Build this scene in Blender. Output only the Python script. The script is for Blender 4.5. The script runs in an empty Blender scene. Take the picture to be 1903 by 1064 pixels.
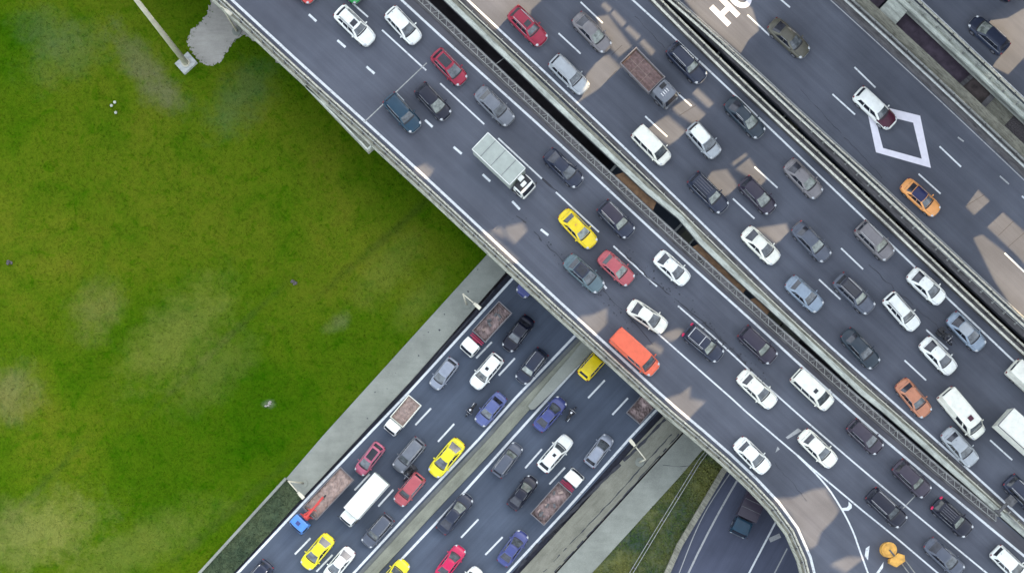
import bpy, bmesh, math, random
from mathutils import Vector, Matrix
from mathutils.geometry import tessellate_polygon
random.seed(7)
S = bpy.context.scene
# ------------------------------------------------------------------ camera, light
PX = 18.0            # photo pixels per metre on the bridge decks
ZD = 7.5             # deck level above the lower road
HC = 160.0           # camera altitude
NX, NY = 1000.0, 950.0
def W(px, py, z=ZD):
    """plan position of something seen at photo pixel (px,py) and standing at level z"""
    nx, ny = (NX-951.5)/PX, -(NY-532)/PX
    k = (HC-z)/(HC-ZD)/PX
    return Vector((nx+(px-NX)*k, ny-(py-NY)*k, z))
cam_d = bpy.data.cameras.new('camera'); cam = bpy.data.objects.new('camera', cam_d)
S.collection.objects.link(cam); S.camera = cam
cam.location = ((NX-951.5)/PX, -(NY-532)/PX, HC)
cam_d.sensor_width = 36.0; cam_d.lens = 36.0*(HC-ZD)/(1903/PX)
cam_d.shift_x = (951.5-NX)/1903.0; cam_d.shift_y = (NY-532)/1903.0
cam_d.clip_start = 1.0; cam_d.clip_end = 3000.0

SUN_EL = math.radians(26); SA = Vector((0.68, 0.73)).normalized()
SUN = Vector((SA.x*math.cos(SUN_EL), SA.y*math.cos(SUN_EL), math.sin(SUN_EL)))
wld = bpy.data.worlds.new("World"); S.world = wld; wld.use_nodes = True
nt = wld.node_tree; nt.nodes.clear()
sky = nt.nodes.new('ShaderNodeTexSky'); sky.sky_type = 'NISHITA'; sky.sun_disc = False
sky.sun_elevation = SUN_EL; sky.sun_rotation = math.atan2(SA.x, SA.y)
sky.dust_density = 3.0; sky.air_density = 1.0; sky.ozone_density = 1.5
bg = nt.nodes.new('ShaderNodeBackground'); bg.inputs[1].default_value = 0.15
wo = nt.nodes.new('ShaderNodeOutputWorld')
hs = nt.nodes.new('ShaderNodeHueSaturation'); hs.inputs['Saturation'].default_value = 0.42
nt.links.new(sky.outputs[0], hs.inputs['Color']); nt.links.new(hs.outputs[0], bg.inputs[0]); nt.links.new(bg.outputs[0], wo.inputs[0])
sl = bpy.data.lights.new('sun', 'SUN'); sl.energy = 3.5; sl.angle = math.radians(0.3); sl.color = (1.0, 0.73, 0.42)
so = bpy.data.objects.new('sun', sl); S.collection.objects.link(so)
so.rotation_euler = SUN.to_track_quat('Z', 'Y').to_euler(); so.location = (60, 60, 120)
S.view_settings.view_transform = 'Standard'; S.view_settings.look = 'None'
S.view_settings.exposure = 2.22; S.view_settings.gamma = 1.0; S.view_settings.use_curve_mapping = False
S.render.engine = 'CYCLES'

# ------------------------------------------------------------------ helpers
C = S.collection
def link(name, me, parent=None):
    o = bpy.data.objects.new(name, me); C.objects.link(o)
    if parent: o.parent = parent
    return o
def mesh(name, vs, fs, m=None, smooth=False):
    me = bpy.data.meshes.new(name); me.from_pydata([tuple(v) for v in vs], [], fs); me.update()
    if m: me.materials.append(m)
    if smooth:
        me.polygons.foreach_set('use_smooth', [True]*len(me.polygons))
    return me
def tagit(o, label=None, cat=None, group=None, kind=None):
    if label: o['label'] = label
    if cat: o['category'] = cat
    if group: o['group'] = group
    if kind: o['kind'] = kind
    return o
def thing(name, label, cat, loc=(0,0,0), rz=0, group=None):
    o = bpy.data.objects.new(name, None); C.objects.link(o); o.location = loc; o.rotation_euler = (0,0,rz)
    o.empty_display_size = .3
    return tagit(o, label, cat, group)

class MB:
    def __init__(s): s.v=[]; s.f=[]
    def quad(s,a,b,c,d):
        n=len(s.v); s.v+= [a,b,c,d]; s.f.append((n,n+1,n+2,n+3))
    def box(s,x0,x1,y0,y1,z0,z1,M=None):
        n=len(s.v)
        for x,y,z in ((x0,y0,z0),(x1,y0,z0),(x1,y1,z0),(x0,y1,z0),(x0,y0,z1),(x1,y0,z1),(x1,y1,z1),(x0,y1,z1)):
            p=Vector((x,y,z)); s.v.append(tuple(M@p) if M else tuple(p))
        for f in ((0,3,2,1),(4,5,6,7),(0,1,5,4),(1,2,6,5),(2,3,7,6),(3,0,4,7)): s.f.append(tuple(n+i for i in f))
    def bar(s,p,q,w,h=None):
        p=Vector(p); q=Vector(q); d=(q-p); L=d.length
        if L<1e-6: return
        h=h or w
        M=Matrix.Translation(p)@d.to_track_quat('X','Z').to_matrix().to_4x4()
        s.box(0,L,-w/2,w/2,-h/2,h/2,M)
    def tube(s,pts,r,n=8,r2=None,caps=True):
        pts=[Vector(p) for p in pts]; base=len(s.v)
        for i,p in enumerate(pts):
            d=(pts[min(i+1,len(pts)-1)]-pts[max(i-1,0)]).normalized()
            q=d.to_track_quat('Z','Y'); rr=r if r2 is None else r+(r2-r)*i/(len(pts)-1)
            for k in range(n):
                a=2*math.pi*k/n; s.v.append(tuple(p+q@Vector((math.cos(a)*rr,math.sin(a)*rr,0))))
        for i in range(len(pts)-1):
            for k in range(n):
                a=base+i*n+k; b=base+i*n+(k+1)%n; s.f.append((a,b,b+n,a+n))
        if caps:
            s.f.append(tuple(base+k for k in reversed(range(n)))); s.f.append(tuple(base+(len(pts)-1)*n+k for k in range(n)))
    def cyl(s,c,axis,r,L,n=16):
        c=Vector(c); a=Vector(axis).normalized(); s.tube([c-a*L/2,c+a*L/2],r,n)
    def ell(s,c,r,n=10,m=6):
        base=len(s.v); c=Vector(c)
        for j in range(m+1):
            t=math.pi*j/m
            for k in range(n):
                a=2*math.pi*k/n; s.v.append((c.x+r[0]*math.sin(t)*math.cos(a),c.y+r[1]*math.sin(t)*math.sin(a),c.z+r[2]*math.cos(t)))
        for j in range(m):
            for k in range(n):
                a=base+j*n+k; b=base+j*n+(k+1)%n; s.f.append((a,a+n,b+n,b))
    def me(s,name,m,smooth=False): return mesh(name,s.v,s.f,m,smooth)
    def obj(s,name,m,parent=None,smooth=False): return link(name,s.me(name,m,smooth),parent)

def lerp(a,b,t): return a+(b-a)*t
def wl(pts, z=ZD): return [W(x,y,z) for x,y in pts]
def ext(P, a=0, b=0):
    P=[p.copy() for p in P]
    if a: P[0]=P[0]+(P[0]-P[1]).normalized()*a
    if b: P[-1]=P[-1]+(P[-1]-P[-2]).normalized()*b
    return P
def norms(P):
    N=[]
    for i in range(len(P)):
        ds=[]
        if i>0: ds.append((P[i]-P[i-1]).to_2d().normalized())
        if i<len(P)-1: ds.append((P[i+1]-P[i]).to_2d().normalized())
        ns=[Vector((-d.y,d.x)) for d in ds]
        n=sum(ns,Vector((0,0))).normalized(); n=n/max(.5,n.dot(ns[0])); N.append(n)
    return N
def off(P,d,z=None):
    return [Vector((p.x+n.x*d,p.y+n.y*d,p.z if z is None else z)) for p,n in zip(P,norms(P))]
def sweep_mb(P,profile,mb=None):
    """profile = closed ring of (lateral offset, z)"""
    mb=mb or MB(); N=norms(P); b=len(mb.v); k=len(profile)
    for p,n in zip(P,N):
        for o,z in profile: mb.v.append((p.x+n.x*o,p.y+n.y*o,p.z+z))
    for i in range(len(P)-1):
        for j in range(k):
            a=b+i*k+j; c=b+i*k+(j+1)%k; mb.f.append((a,c,c+k,a+k))
    mb.f.append(tuple(b+j for j in reversed(range(k)))); mb.f.append(tuple(b+(len(P)-1)*k+j for j in range(k)))
    return mb
def rect(o0,o1,z0,z1): return [(o0,z0),(o1,z0),(o1,z1),(o0,z1)]
def walk(P, step, start=0.0):
    """points and directions every step metres"""
    out=[]; d=start
    for i in range(len(P)-1):
        v=P[i+1]-P[i]; L=v.length
        while d<=L: out.append((P[i]+v*(d/L), v.normalized())); d+=step
        d-=L
    return out
def dense(P, step=4.0):
    out=[P[0]]
    for i in range(len(P)-1):
        n=max(1,int((P[i+1]-P[i]).length/step))
        for k in range(1,n+1): out.append(P[i].lerp(P[i+1],k/n))
    return out
def smooth_line(P,n=3):
    for _ in range(n):
        Q=[P[0]]
        for i in range(len(P)-1): Q+= [P[i].lerp(P[i+1],.25),P[i].lerp(P[i+1],.75)]
        Q.append(P[-1]); P=Q
    return P
def slab(name, poly, thick, m, parent=None):
    """poly: world points, top at their z"""
    n=len(poly); v=[tuple(p) for p in poly]+[(p.x,p.y,p.z-thick) for p in poly]
    tri=tessellate_polygon([poly]); f=[]
    for t in tri:
        a,b,c=[poly[i] for i in t]
        if (b-a).cross(c-a).z<0: t=(t[0],t[2],t[1])
        f.append(tuple(t)); f.append((t[0]+n,t[2]+n,t[1]+n))
    for i in range(n):
        j=(i+1)%n; f.append((i,i+n,j+n,j))
    me=mesh(name,v,f,m); bm=bmesh.new(); bm.from_mesh(me); bmesh.ops.recalc_face_normals(bm,faces=bm.faces); bm.to_mesh(me); bm.free()
    return link(name,me,parent)
def struct(o): o['kind']='structure'; return o
def inpoly(x,y,P):
    c=False; j=len(P)-1
    for i in range(len(P)):
        if (P[i].y>y)!=(P[j].y>y) and x<(P[j].x-P[i].x)*(y-P[i].y)/(P[j].y-P[i].y)+P[i].x: c=not c
        j=i
    return c

# ------------------------------------------------------------------ materials
def newmat(name):
    m=bpy.data.materials.new(name); m.use_nodes=True; n=m.node_tree.nodes; return m,n,m.node_tree.links,n['Principled BSDF']
def rgb(c): return (c[0],c[1],c[2],1)
def noise(n,l,vec,scale,detail=4,rough=.55,dist=0):
    t=n.new('ShaderNodeTexNoise'); t.inputs['Scale'].default_value=scale; t.inputs['Detail'].default_value=detail
    t.inputs['Roughness'].default_value=rough; t.inputs['Distortion'].default_value=dist; l.new(vec,t.inputs['Vector']); return t.outputs['Fac']
def ramp(n,l,fac,stops):
    r=n.new('ShaderNodeValToRGB'); e=r.color_ramp.elements
    while len(e)<len(stops): e.new(.5)
    for el,(p,c) in zip(e,stops): el.position=p; el.color=rgb(c) if len(c)==3 else c
    l.new(fac,r.inputs[0]); return r.outputs[0]
def mix(n,l,a,b,f,mode='MIX'):
    x=n.new('ShaderNodeMix'); x.data_type='RGBA'; x.blend_type=mode
    for s,v in ((x.inputs[6],a),(x.inputs[7],b)):
        if isinstance(v,tuple): s.default_value=rgb(v)
        else: l.new(v,s)
    if isinstance(f,(int,float)): x.inputs[0].default_value=f
    else: l.new(f,x.inputs[0])
    return x.outputs[2]
def pos(n,l,rot=0,scale=(1,1,1)):
    g=n.new('ShaderNodeNewGeometry'); mp=n.new('ShaderNodeMapping'); mp.vector_type='TEXTURE' if False else 'POINT'
    r=n.new('ShaderNodeVectorRotate'); r.rotation_type='Z_AXIS'; r.inputs['Angle'].default_value=rot
    l.new(g.outputs['Position'],r.inputs['Vector']); mp.inputs['Scale'].default_value=scale
    l.new(r.outputs[0],mp.inputs['Vector']); return mp.outputs[0]
def bump(n,l,b,h,strength,dist=.02):
    t=n.new('ShaderNodeBump'); t.inputs['Strength'].default_value=strength; t.inputs['Distance'].default_value=dist
    l.new(h,t.inputs['Height']); l.new(t.outputs[0],b.inputs['Normal'])
def simple(name,col,rough=.6,metal=0,var=.25,scale=3,coat=0,spec=.5,streak=None):
    m,n,l,b=newmat(name)
    v=pos(n,l)
    f=noise(n,l,v,scale,5)
    c=ramp(n,l,f,[(.3,tuple(x*(1-var) for x in col)),(.7,tuple(min(1,x*(1+var)) for x in col))])
    l.new(c,b.inputs['Base Color']); b.inputs['Roughness'].default_value=rough; b.inputs['Metallic'].default_value=metal
    b.inputs['Coat Weight'].default_value=coat; b.inputs['Specular IOR Level'].default_value=spec
    return m
def asphalt(name,col,ang,warm=0.0):
    """ang: direction of travel; wheel tracks, patch tone, fine grain"""
    m,n,l,b=newmat(name)
    v=pos(n,l); vs=pos(n,l,-ang,(.035,1.1,1)); vs2=pos(n,l,-ang,(.25,6,1))
    a=ramp(n,l,noise(n,l,v,.12,4,.6),[(.3,tuple(x*.80 for x in col)),(.7,tuple(x*1.25 for x in col))])
    s=ramp(n,l,noise(n,l,vs,.9,3),[(.3,(.86,.86,.87)),(.7,(1.1,1.1,1.09))])
    s2=ramp(n,l,noise(n,l,vs2,.7,3),[(.3,(.95,.95,.95)),(.7,(1.05,1.05,1.05))])
    g=noise(n,l,v,22,6,.75); gr=ramp(n,l,g,[(.25,(.68,.68,.68)),(.75,(1.34,1.34,1.34))])
    sp=ramp(n,l,noise(n,l,v,7,5,.8),[(.24,(.55,.55,.55)),(.36,(1,1,1)),(.7,(1,1,1)),(.82,(1.35,1.33,1.3))])
    c=mix(n,l,a,s,1,'MULTIPLY'); c=mix(n,l,c,s2,1,'MULTIPLY'); c=mix(n,l,c,gr,1,'MULTIPLY'); c=mix(n,l,c,sp,1,'MULTIPLY')
    l.new(c,b.inputs['Base Color']); b.inputs['Roughness'].default_value=.82; b.inputs['Specular IOR Level'].default_value=.3
    bump(n,l,b,g,.35,.01); return m
def concrete(name,col,grime=.5,scale=1.0,ang=0.0):
    m,n,l,b=newmat(name)
    v=pos(n,l); va=pos(n,l,-abs(ang) if False else -ang,(.25,1.6,1))
    a=ramp(n,l,noise(n,l,v,.35*scale,6,.65),[(.3,tuple(x*.78 for x in col)),(.7,tuple(min(1,x*1.2) for x in col))])
    d=ramp(n,l,noise(n,l,va,1.6*scale,8,.75),[(.34,(1-grime*.75,)*3),(.55,(1,1,1))])
    g=noise(n,l,v,14,5,.7); gr=ramp(n,l,g,[(.25,(.75,.75,.75)),(.75,(1.2,1.2,1.2))])
    c=mix(n,l,a,d,1,'MULTIPLY'); c=mix(n,l,c,gr,1,'MULTIPLY')
    l.new(c,b.inputs['Base Color']); b.inputs['Roughness'].default_value=.9; b.inputs['Specular IOR Level'].default_value=.25
    bump(n,l,b,g,.4,.02); return m
def paintline(name,col=(.62,.64,.62)):
    m,n,l,b=newmat(name); v=pos(n,l)
    c=ramp(n,l,noise(n,l,v,3.5,7,.7),[(.3,tuple(x*.45 for x in col)),(.46,col),(.8,tuple(min(1,x*1.12) for x in col))])
    l.new(c,b.inputs['Base Color']); b.inputs['Roughness'].default_value=.7; return m

ANG_B=math.atan2(-.68,.73); ANG_L=math.atan2(-.73,-.68)
M={}
M['asphalt']=asphalt('deck_asphalt',(.086,.094,.114),ANG_B)
M['asphalt_low']=asphalt('road_asphalt',(.070,.088,.118),ANG_L)
M['asphalt_ramp']=asphalt('underpass_asphalt',(.07,.08,.115),math.radians(-120))
M['shoulder']=asphalt('shoulder_asphalt',(.092,.092,.102),ANG_B)
M['conc']=concrete('pavement_concrete',(.25,.265,.225),.12,.7)
M['conc_buff']=concrete('buff_concrete',(.225,.225,.175),.3,1.0,ANG_L)
M['conc_par']=concrete('parapet_concrete',(.40,.41,.33),.9,3.0,ANG_B)
M['conc_white']=concrete('pale_parapet',(.52,.55,.47),.7,1.5,ANG_B)
M['conc_moss']=concrete('mossy_concrete',(.27,.265,.205),.8,3.0,ANG_B)
M['conc_dark']=concrete('dark_concrete',(.13,.125,.125),.8,1.5,ANG_B)
M['med']=concrete('median_concrete',(.235,.245,.19),.3,1.2,ANG_L)
M['line']=paintline('road_paint',(.66,.69,.68)); M['line_old']=paintline('worn_paint',(.36,.37,.36))
M['galv']=simple('galvanised_steel',(.36,.37,.34),.5,.5,.3,4)
M['galv_pale']=simple('pale_steel',(.55,.54,.44),.5,.3,.3,4)
M['steel_dark']=simple('dark_steel',(.10,.10,.10),.6,.3,.4,4)
M['rust_lit']=simple('rust_lit_ground',(.19,.11,.055),.8,.2,.35,2)  # rusty lorry beds; in the deck gap, sunlight on the ground put into colour
M['tar']=simple('tar_seal',(.028,.03,.038),.7,0,.3,4)
M['gutter']=simple('shaded_gutter',(.02,.022,.035),.8,0,.4,2)  # dark gutter asphalt with the channel's shade put into its colour
M['tyre']=simple('tyre_rubber',(.018,.018,.019),.85,0,.2,5)
M['rim']=simple('wheel_alloy',(.4,.4,.42),.35,.8,.1,5)
M['black']=simple('black_plastic',(.015,.015,.017),.55,0,.2,5)
M['grey_plastic']=simple('grey_plastic',(.12,.12,.13),.5,0,.2,5)
M['chrome']=simple('bright_trim',(.62,.62,.6),.25,.9,.1,5)
M['lamp']=simple('clear_lamp',(.5,.52,.52),.15,.1,.1,8)
M['tail']=simple('red_lamp',(.16,.012,.02),.2,0,.1,8)
M['amber']=simple('orange_plastic',(.62,.33,.06),.6,0,.3,2)
def glass(name,c,r=.08):
    m,n,l,b=newmat(name); v=pos(n,l)
    cc=ramp(n,l,noise(n,l,v,1.8,4,.6),[(.35,tuple(x*.55 for x in c)),(.65,tuple(x*1.6 for x in c))])
    l.new(cc,b.inputs['Base Color']); b.inputs['Roughness'].default_value=r; b.inputs['Specular IOR Level'].default_value=.6
    b.inputs['Coat Weight'].default_value=.15; b.inputs['Coat Roughness'].default_value=.05
    return m
M['windscreen']=glass('windscreen_glass',(.075,.085,.09)); M['screen_pale']=glass('pale_windscreen',(.17,.19,.165))
M['side_glass']=glass('tinted_glass',(.010,.012,.018))
M['rear_glass']=glass('rear_glass',(.028,.03,.038))
def paint(name,c,metal=.0,rough=.32):
    m,n,l,b=newmat(name); v=pos(n,l)
    cc=ramp(n,l,noise(n,l,v,1.3,6,.7),[(.3,tuple(x*.84 for x in c)),(.7,tuple(min(.9,x*1.08) for x in c))])
    l.new(cc,b.inputs['Base Color']); b.inputs['Roughness'].default_value=rough; b.inputs['Metallic'].default_value=metal
    b.inputs['Coat Weight'].default_value=.25; b.inputs['Coat Roughness'].default_value=.12; b.inputs['Specular IOR Level'].default_value=.35
    return m
PAINT={k:paint(k+'_paint',*v) for k,v in dict(
 white=((.80,.82,.75),0,.35), warm_white=((.80,.80,.68),0,.35), silver=((.36,.39,.40),.2), silver_blue=((.24,.30,.36),.2), grey=((.085,.098,.125),.1), mid_grey=((.16,.175,.195),.2),
 beige_grey=((.19,.18,.18),.2), dark_grey=((.017,.024,.046),.0), teal=((.012,.045,.075),.1), grey_teal=((.10,.15,.165),.2), black=((.006,.008,.020),0), navy=((.04,.045,.14),.1), indigo=((.055,.07,.21),.1),
 purple_blue=((.10,.125,.28),.1), brown=((.042,.034,.050),.0), dark_brown=((.027,.022,.038),.0), crimson=((.30,.015,.04),.1), rose=((.42,.09,.10),.1), pink_red=((.45,.11,.17),.1), magenta=((.55,.01,.08),0),
 yellow=((.80,.60,.01),0), lemon=((.82,.72,.02),0), orange_red=((.75,.13,.06),0,.45), copper=((.48,.20,.11),.2), orange=((.78,.34,.10),0), maroon=((.06,.008,.022),.1), dark_navy=((.012,.018,.075),.1),
 green=((.03,.35,.08),0), olive=((.10,.095,.07),.2), green_black=((.018,.032,.045),.0), red=((.55,.06,.05),0), blue=((.08,.24,.62),0), box_grey=((.37,.41,.36),0,.6), silver_purple=((.28,.31,.36),.2), red_frame=((.40,.03,.08),0,.6)).items()}

# grass and soil
def grass_mat(name, tuft=False):
    m,n,l,b=newmat(name); v=pos(n,l)
    big=noise(n,l,v,.045,3,.5,.5); mid=noise(n,l,v,.22,5,.65,.6); fine=noise(n,l,v,3.2,6,.8); ff=noise(n,l,v,11,4,.8)
    c=ramp(n,l,big,[(.32,(.036,.094,.002)),(.5,(.063,.116,.004)),(.68,(.098,.132,.008))])
    d=ramp(n,l,mid,[(.3,(.60,.85,.5)),(.5,(1,1,1)),(.66,(1.12,1.0,1.2)),(.78,(1.4,1.1,2.0))])
    e=ramp(n,l,fine,[(.25,(.78,.8,.78)),(.5,(1,1,1)),(.75,(1.22,1.17,1.15))])
    f=ramp(n,l,ff,[(.25,(.75,.75,.75)),(.75,(1.25,1.25,1.25))])
    c=mix(n,l,c,d,1,'MULTIPLY'); c=mix(n,l,c,e,1,'MULTIPLY'); c=mix(n,l,c,f,1,'MULTIPLY')
    # worn places and dark diagonal streaks: (px,py,rx,ry,rot,colour,strength)
    cl=ramp(n,l,noise(n,l,v,.75,6,.75,.8),[(.36,(.62,.86,.4)),(.48,(1,1,1)),(.6,(1,1,1)),(.72,(1.22,1.08,1.0))]); c=mix(n,l,c,cl,1,'MULTIPLY')
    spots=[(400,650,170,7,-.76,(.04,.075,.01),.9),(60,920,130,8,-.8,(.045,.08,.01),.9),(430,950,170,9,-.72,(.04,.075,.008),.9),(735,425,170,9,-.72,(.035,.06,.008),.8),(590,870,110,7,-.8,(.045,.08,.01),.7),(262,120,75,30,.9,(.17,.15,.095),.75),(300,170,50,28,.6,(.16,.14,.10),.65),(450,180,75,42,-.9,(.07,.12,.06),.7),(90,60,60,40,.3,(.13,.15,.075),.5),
           (130,100,80,45,-.5,(.11,.14,.06),.5),(330,620,120,55,-.8,(.26,.25,.06),.65),(60,990,120,60,-.3,(.30,.27,.09),.75),(180,575,40,55,.5,(.22,.19,.07),.65),(20,730,50,50,.2,(.22,.18,.10),.7),
           (720,500,80,35,-.8,(.19,.19,.04),.55),(400,690,90,40,-.7,(.20,.20,.05),.5),(500,750,10,7,0,(.24,.25,.19),.8),(630,600,25,14,-.5,(.2,.2,.1),.6),(250,1020,160,40,-.5,(.24,.24,.06),.5),(780,560,60,25,-.8,(.17,.18,.04),.5)]
    pn=noise(n,l,v,.5,5,.7)
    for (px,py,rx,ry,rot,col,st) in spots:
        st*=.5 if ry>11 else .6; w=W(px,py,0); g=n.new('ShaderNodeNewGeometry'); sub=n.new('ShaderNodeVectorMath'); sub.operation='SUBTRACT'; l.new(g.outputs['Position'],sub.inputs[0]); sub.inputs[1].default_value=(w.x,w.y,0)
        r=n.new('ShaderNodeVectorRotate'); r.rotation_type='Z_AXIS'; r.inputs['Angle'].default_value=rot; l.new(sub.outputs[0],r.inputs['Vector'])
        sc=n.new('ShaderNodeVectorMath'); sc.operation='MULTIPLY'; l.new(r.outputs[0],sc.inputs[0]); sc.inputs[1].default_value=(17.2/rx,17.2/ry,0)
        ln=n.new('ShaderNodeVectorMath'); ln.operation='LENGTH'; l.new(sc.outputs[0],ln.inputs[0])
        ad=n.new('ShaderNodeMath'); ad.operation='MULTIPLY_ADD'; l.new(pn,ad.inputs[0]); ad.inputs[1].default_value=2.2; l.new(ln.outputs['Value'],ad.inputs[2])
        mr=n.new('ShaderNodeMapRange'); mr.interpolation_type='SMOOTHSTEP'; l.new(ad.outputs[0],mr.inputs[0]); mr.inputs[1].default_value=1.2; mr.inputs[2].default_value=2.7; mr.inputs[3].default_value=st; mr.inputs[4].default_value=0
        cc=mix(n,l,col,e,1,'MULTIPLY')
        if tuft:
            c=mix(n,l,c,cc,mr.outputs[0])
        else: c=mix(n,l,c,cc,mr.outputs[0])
    l.new(c,b.inputs['Base Color']); b.inputs['Roughness'].default_value=1; b.inputs['Specular IOR Level'].default_value=0
    if not tuft: bump(n,l,b,fine,.8,.12)
    return m
def two(name,c1,c2,scale):
    m,n,l,b=newmat(name); v=pos(n,l)
    c=ramp(n,l,noise(n,l,v,scale,6,.7),[(.38,c1),(.6,c2)]); g=ramp(n,l,noise(n,l,v,5,5,.8),[(.3,(.5,.5,.5)),(.7,(1.5,1.5,1.5))])
    c=mix(n,l,c,g,1,'MULTIPLY'); l.new(c,b.inputs['Base Color']); b.inputs['Roughness'].default_value=.95; return m
M['grass']=grass_mat('meadow'); M['tuft']=grass_mat('grass_blades',True)
M['weeds']=two('verge_grass',(.035,.06,.035),(.12,.13,.035),.18)
M['weed_tuft']=two('verge_blades',(.04,.085,.02),(.13,.14,.03),.18)
M['soil']=simple('bare_soil',(.075,.06,.055),.95,0,.5,1.2)
M['soil_dark']=simple('shaded_soil',(.04,.034,.04),.95,0,.4,1.0)
M['earth']=simple('dark_earth',(.085,.065,.085),.95,0,.3,1.5)
M['gravel']=simple('dark_gravel',(.09,.08,.08),.95,0,.7,9)
M['paved']=concrete('old_paving',(.36,.345,.30),.2,.8)
M['wood']=simple('timber_boards',(.20,.13,.115),.8,0,.4,3)
M['rubble']=simple('rubble_load',(.24,.18,.165),.95,0,.55,1.6)
M['sand']=simple('sandy_load',(.30,.225,.19),.95,0,.35,2.5)
M['pole']=simple('cream_pole',(.55,.52,.40),.5,0,.15,1)
M['pad']=concrete('pad_concrete',(.46,.48,.45),.4,2)

# ------------------------------------------------------------------ ground level
B=[Vector(p) for p in ((-400,-400,-.75),(500,-400,-.75),(500,400,-.75),(-400,400,-.75))]
struct(slab('ground',B,1.0,M['soil_dark']))
gz=-.02
gp=wl([(-2600,-2760),(985,383),(904,474),(755,638),(600,809),(532,888),(371,1064),(-460,1970),(-2600,1970)],gz)
struct(slab('grass_field',gp,.6,M['grass']))
gp2=wl([(532,888),(561,925),(433,1064),(-370,1890),(-450,1958),(371,1064)],gz-.03)
gp2=[p for p in gp2]
gp2[0]=gp2[0]+Vector((.02,-.02,0)); M['verge_l']=two('left_verge',(.035,.06,.028),(.065,.09,.04),.3); struct(slab('verge',gp2,.6,M['verge_l']))
gp3=wl([(1420,715),(1300,842),(1264,884),(1100,1064),(950,1225),(1160,1225),(1239,1064),(1262,1012),(1344,874),(1440,760)],gz-.02)
struct(slab('verge_right',gp3,.6,M['weeds']))
# pavement beside the grass
sw=[(985+90,383-99),(904,474),(755,638),(600,809),(532,888),(561,925),(600,884),(760,711),(823,640),(940,505),(1115,313)]
swp=wl(sw,.13); side=struct(slab('pavement',swp,.5,M['conc']))
# the lower road: one sheet from gutter to right verge
Hl=[(954,516),(760,728),(600,895),(442,1064)]; Hw=ext(wl(Hl,0),100,70)      # travels down-left; positive offset = towards lower right
Il=[(1067,625),(957,740),(891,814),(772,940),(660,1061)]; Jl=[(1100,651),(1019,740),(952,814),(842,937),(722,1064)]; Ll=[(1220,761),(1170,814),(1058,940),(943,1064)]
Iw=ext(wl(Il,0),100,70); Jw=ext(wl(Jl,0),100,70); Lw=ext(wl(Ll,0),100,70)
road=slab('lower_road',off(Hw,-.18)+list(reversed(off(Lw,.35))),.6,M['asphalt_low']); struct(road)
# gutter channel
struct(sweep_mb(Hw,rect(-.72,-.2,-.6,-.35)).obj('gutter',M['gutter']))
struct(sweep_mb(Lw,rect(.37,.95,-.6,-.3)).obj('gutter_right',M['gutter']))
def line_obj(P,w,name,parent,m,z=.006):
    return sweep_mb(P,rect(-w/2,w/2,z-.003,z)).obj(name,m,parent)
for P in (Hw,Iw,Jw,Lw): line_obj(P,.26,'edge_line',road,M['line'])
def dash_px(a,b,w,parent,m,z,name='lane_dash'):
    p=W(*a,z); q=W(*b,z); return line_obj([p,q],w,name,parent,m)
dl=[((914,635),(885,665)),((957,665),(927,697)),((801,758),(772,789)),((844,787),(814,820)),((687,880),(659,910)),((731,909),(703,940)),((577,999),(548,1029)),((618,1030),(588,1061)),
    ((1124,706),(1093,739)),((1007,834),(976,869)),((889,964),(857,998)),((1167,739),(1138,770)),((1050,868),(1021,899)),((934,997),(902,1030)),((1028,513),(998,545)),((1071,545),(1041,577))]
for a,b in dl: dash_px(a,b,.2,road,M['line'],0)
# median
M['med_side']=concrete('median_side',(.15,.16,.155),.15,.8)
med=struct(sweep_mb(Iw,rect(.35,.78,0.0,.10)).obj('median_strip',M['med_side']))
kerb=sweep_mb(Iw,[(.78,0),(.78,.22),(.80,.27),(1.96,.27),(1.99,.22),(1.99,0)]).obj('median_kerb',M['med']); struct(kerb)
# brighter concrete block where the median widens under the bridge
bp=wl([(1116,632),(1096,656),(1028,726),(994,759),(987,761),(981,754),(1008,721),(1064,657),(1084,632)],.5)
mb_=slab('median_end_block',bp,.5,M['conc']); tagit(mb_,'pale concrete block on the median strip under the bridge edge','concrete block')
# right hand concrete
G=[(1260,814),(1032,1064)]; Gw=ext(wl(G,.1),60,60)
buff=off(Lw,.97,.1)[::1]; bpoly=buff+list(reversed(off(Gw,-.08)))
struct(slab('buff_pavement',bpoly,.5,M['conc_buff']))
slp=wl([(1264,809),(1300,842),(1264,884),(1100,1064),(930,1250),(860,1253),(1033,1064)],.12)
slp=[Gw[0]+Vector((.06,-.06,.02)),W(1480,640,.12)]+slp[1:5]+[Gw[1]+Vector((.06,-.06,.02))]
struct(slab('concrete_path',slp,.5,M['conc']))
# joint / crack lines on the concrete
def crack(pts,z,name,parent=None,w=.09,m=None,seed=1,amp=.12):
    R=random.Random(seed); P=dense(wl(pts,z),.5); N=norms(P); mb=MB(); prev=None
    for p,n in zip(P,N):
        c=p+Vector((n.x,n.y,0))*R.uniform(-amp,amp); ww=w*R.uniform(.3,1.3); a=c+Vector((n.x,n.y,0))*ww; b=c-Vector((n.x,n.y,0))*ww
        if prev and R.random()>.08: mb.quad(prev[1],b,a,prev[0])
        prev=(a,b)
    mb.v=[tuple(v) for v in mb.v]; return mb.obj(name,m or M['tar'],parent)
for i,(pts,z,w) in enumerate([([(1236,778),(1190,826),(1128,886),(1060,952),(1000,1010),(960,1060)],.108,.16),([(1262,806),(1150,932),(1030,1062)],.126,.07),([(1248,806),(1132,934),(1010,1062)],.108,.06),
    ([(1232,863),(1262,866),(1300,864)],.128,.03),([(925,530),(880,585),(820,650),(790,690)],.138,.05)]):
    struct(crack(pts,z,'pavement_crack',None,w,seed=i,amp=.045))
R=random.Random(3)
mb=MB()
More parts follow.
